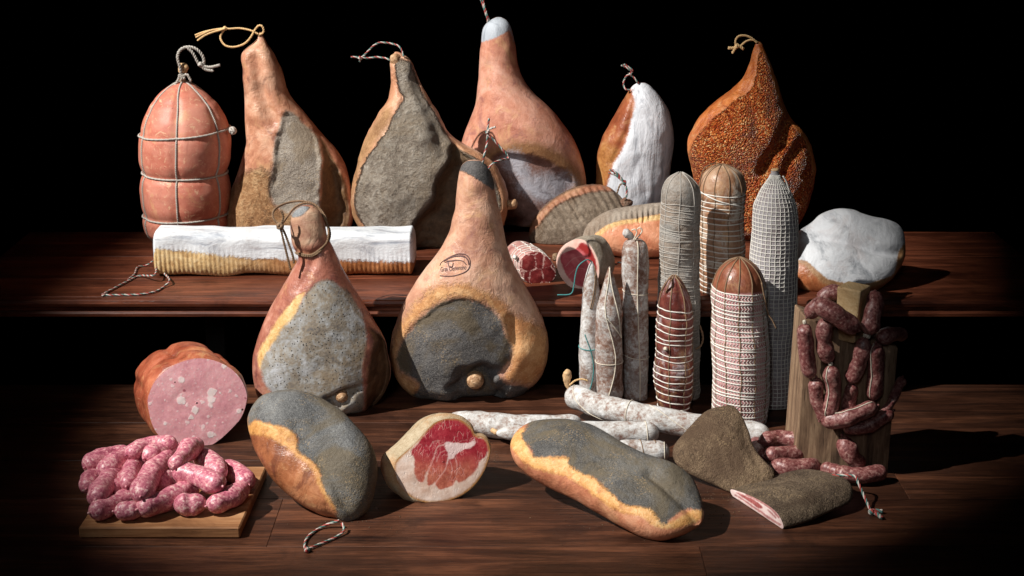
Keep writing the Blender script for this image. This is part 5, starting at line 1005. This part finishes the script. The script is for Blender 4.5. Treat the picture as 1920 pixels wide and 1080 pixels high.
dry = [
 ([(1543,560),(1556,550),(1572,552)], -.085, .0225, 'dark sausage half hidden behind the wooden peg'),
 ([(1520,588),(1530,578),(1546,570)], [.0, .005, .01], .0225, 'dark sausage resting on the top left corner of block'),
 ([(1538,570),(1570,594),(1602,614)], [.03, .045, .040], .024, 'shiny dark sausage slanting across block top below the peg'),
 ([(1640,556),(1637,585),(1630,618)], [-.02, .012, .024], .0245, 'fat paler sausage standing right of the wooden peg'),
 ([(1653,634),(1674,626),(1692,628)], [.01, -.03, -.07], .0205, 'dark sausage lying over the right shoulder of block'),
 ([(1509,616),(1511,655),(1518,700)], .023, .0215, 'dark sausage hanging at the left edge of block'),
 ([(1548,606),(1544,640),(1552,672)], .024, .0225, 'dark sausage hanging left of centre below the slanting one'),
 ([(1620,640),(1612,675),(1596,710)], .022, .0205, 'dark sausage hanging at centre under the fat one'),
 ([(1642,652),(1642,700),(1638,742)], .022, .0205, 'dark sausage hanging at right with white string down it'),
 ([(1558,694),(1562,735),(1556,776)], .030, .0215, 'dark sausage hanging low left with white string down it'),
 ([(1531,716),(1533,750),(1548,784)], .021, .0195, 'dark curved sausage tucked behind the low left one'),
 ([(1598,726),(1592,748),(1590,772)], .021, .0185, 'small dark sausage hanging under the centre one'),
 ([(1548,788),(1590,782),(1636,764)], [.03, .045, .04], .0225, 'dark sausage lying crosswise at the bottom of hanging chain'),
 ([(1588,802),(1630,796),(1668,774)], [.021, .022, .021], .0185, 'shaded sausage under the crosswise one on block'),
 ([(1656,772),(1672,752),(1690,712)], [.018, .016, -.02], .012, 'thin shrivelled dark sausage at right edge of block')]
GD = 'dark sausages hung on the wooden block'
for i, (pp, off, r, lab) in enumerate(dry):
    s, b = sausage(blkp(pp, off), r, lab, m_sd, GD, 200+i)
    if i in (8, 9): 
        T = Tubes(); T.add(b.at(np.linspace(1, 38, 40), np.full(40, 0.0)+(np.argmin(b.G[20, :, 1])/24.0), .0012), .0015, 4); T.build('string', [M_cord], s)
    if i == 12:
        T = Tubes(); T.add(b.at(np.linspace(2, 38, 40), np.full(40, 0.0)+(np.argmax(b.G[20, :, 2])/24.0), .0012), .0014, 4); T.build('string', [M_cord], s)
    if i in (3, 5, 7, 9):
        p = b.G[0 if i != 3 else -1].mean(0); knot('link_knot', p+[0, 0, .004 if i != 3 else -.004], .006, M_cord, s, i)
R_ = .0225
s, b = sausage([onY(1583, 826, Yb-.024), onY(1592, 848, Yb-.04), onZ(1610, 872, .03)], R_, 'dark sausage leaning from table up against block foot', m_sd, GD, 230)
s, b = sausage([onZ(1574, 888, .0225), onZ(1612, 892, .0235), onZ(1652, 886, .0225)], .0235, 'dark sausage lying on table at the block foot', m_sd, GD, 231)
GP = 'dark sausages piled behind the peppered slab'
Zp = .0225
pile = [([(1432,826),(1465,822),(1502,826)], .062, .0235, 'topmost dark sausage of pile behind the peppered slab'),
 ([(1442,854),(1475,850),(1504,846)], .046, .0215, 'middle dark sausage of pile behind the peppered slab'),
 ([(1452,874),(1490,878),(1528,872)], .0235, .0235, 'front dark sausage of pile with glossy right end'),
 ([(1546,878),(1562,882),(1582,890)], .0225, .0195, 'small dark sausage just right of the pile'),
 ([(1500,838),(1520,846),(1540,856)], .0235, .0215, 'shaded dark sausage behind the pile toward block'),
 ([(1420,830),(1422,842),(1432,856)], .024, .0205, 'dark sausage mostly hidden behind the guanciale')]
for i, (pp, z, r, lab) in enumerate(pile): sausage([onZ(a, c_, z) for a, c_ in pp], r, lab, m_sd, GP, 250+i)

# pepper grains and crumbs shed on the table round the peppered meats
Vc, Fc = [], []; rc = np.random.default_rng(5)
for (ax_, ay_, sx_, sy_, n_) in ((1335, 925, 60, 22, 90), (1400, 960, 60, 18, 60), (640, 985, 60, 14, 40), (925, 858, 26, 10, 40), (1120, 985, 70, 16, 30)):
    for _ in range(n_):
        p = onZ(rc.normal(ax_, sx_), rc.normal(ay_, sy_), 0); r = rc.uniform(.0008, .0019); k = len(Vc)
        Vc += [p+np.array(v)*r*rc.uniform(.7, 1.2) for v in ((1, 0, .6), (-1, 0, .6), (0, 1, .6), (0, -1, .6), (0, 0, 1.4), (0, 0, 0))]
        Fc += [[k, k+2, k+4], [k+2, k+1, k+4], [k+1, k+3, k+4], [k+3, k, k+4], [k+2, k, k+5], [k+1, k+2, k+5], [k+3, k+1, k+5], [k, k+3, k+5]]
cr = mesh_obj('pepper_crumbs', np.array(Vc), Fc, m_gu2, None, False, base=(.4, -.6, 0)); cr['label'] = 'brown pepper crumbs scattered on the table round the peppered meats'; cr['category'] = 'crumbs'; cr['kind'] = 'stuff'
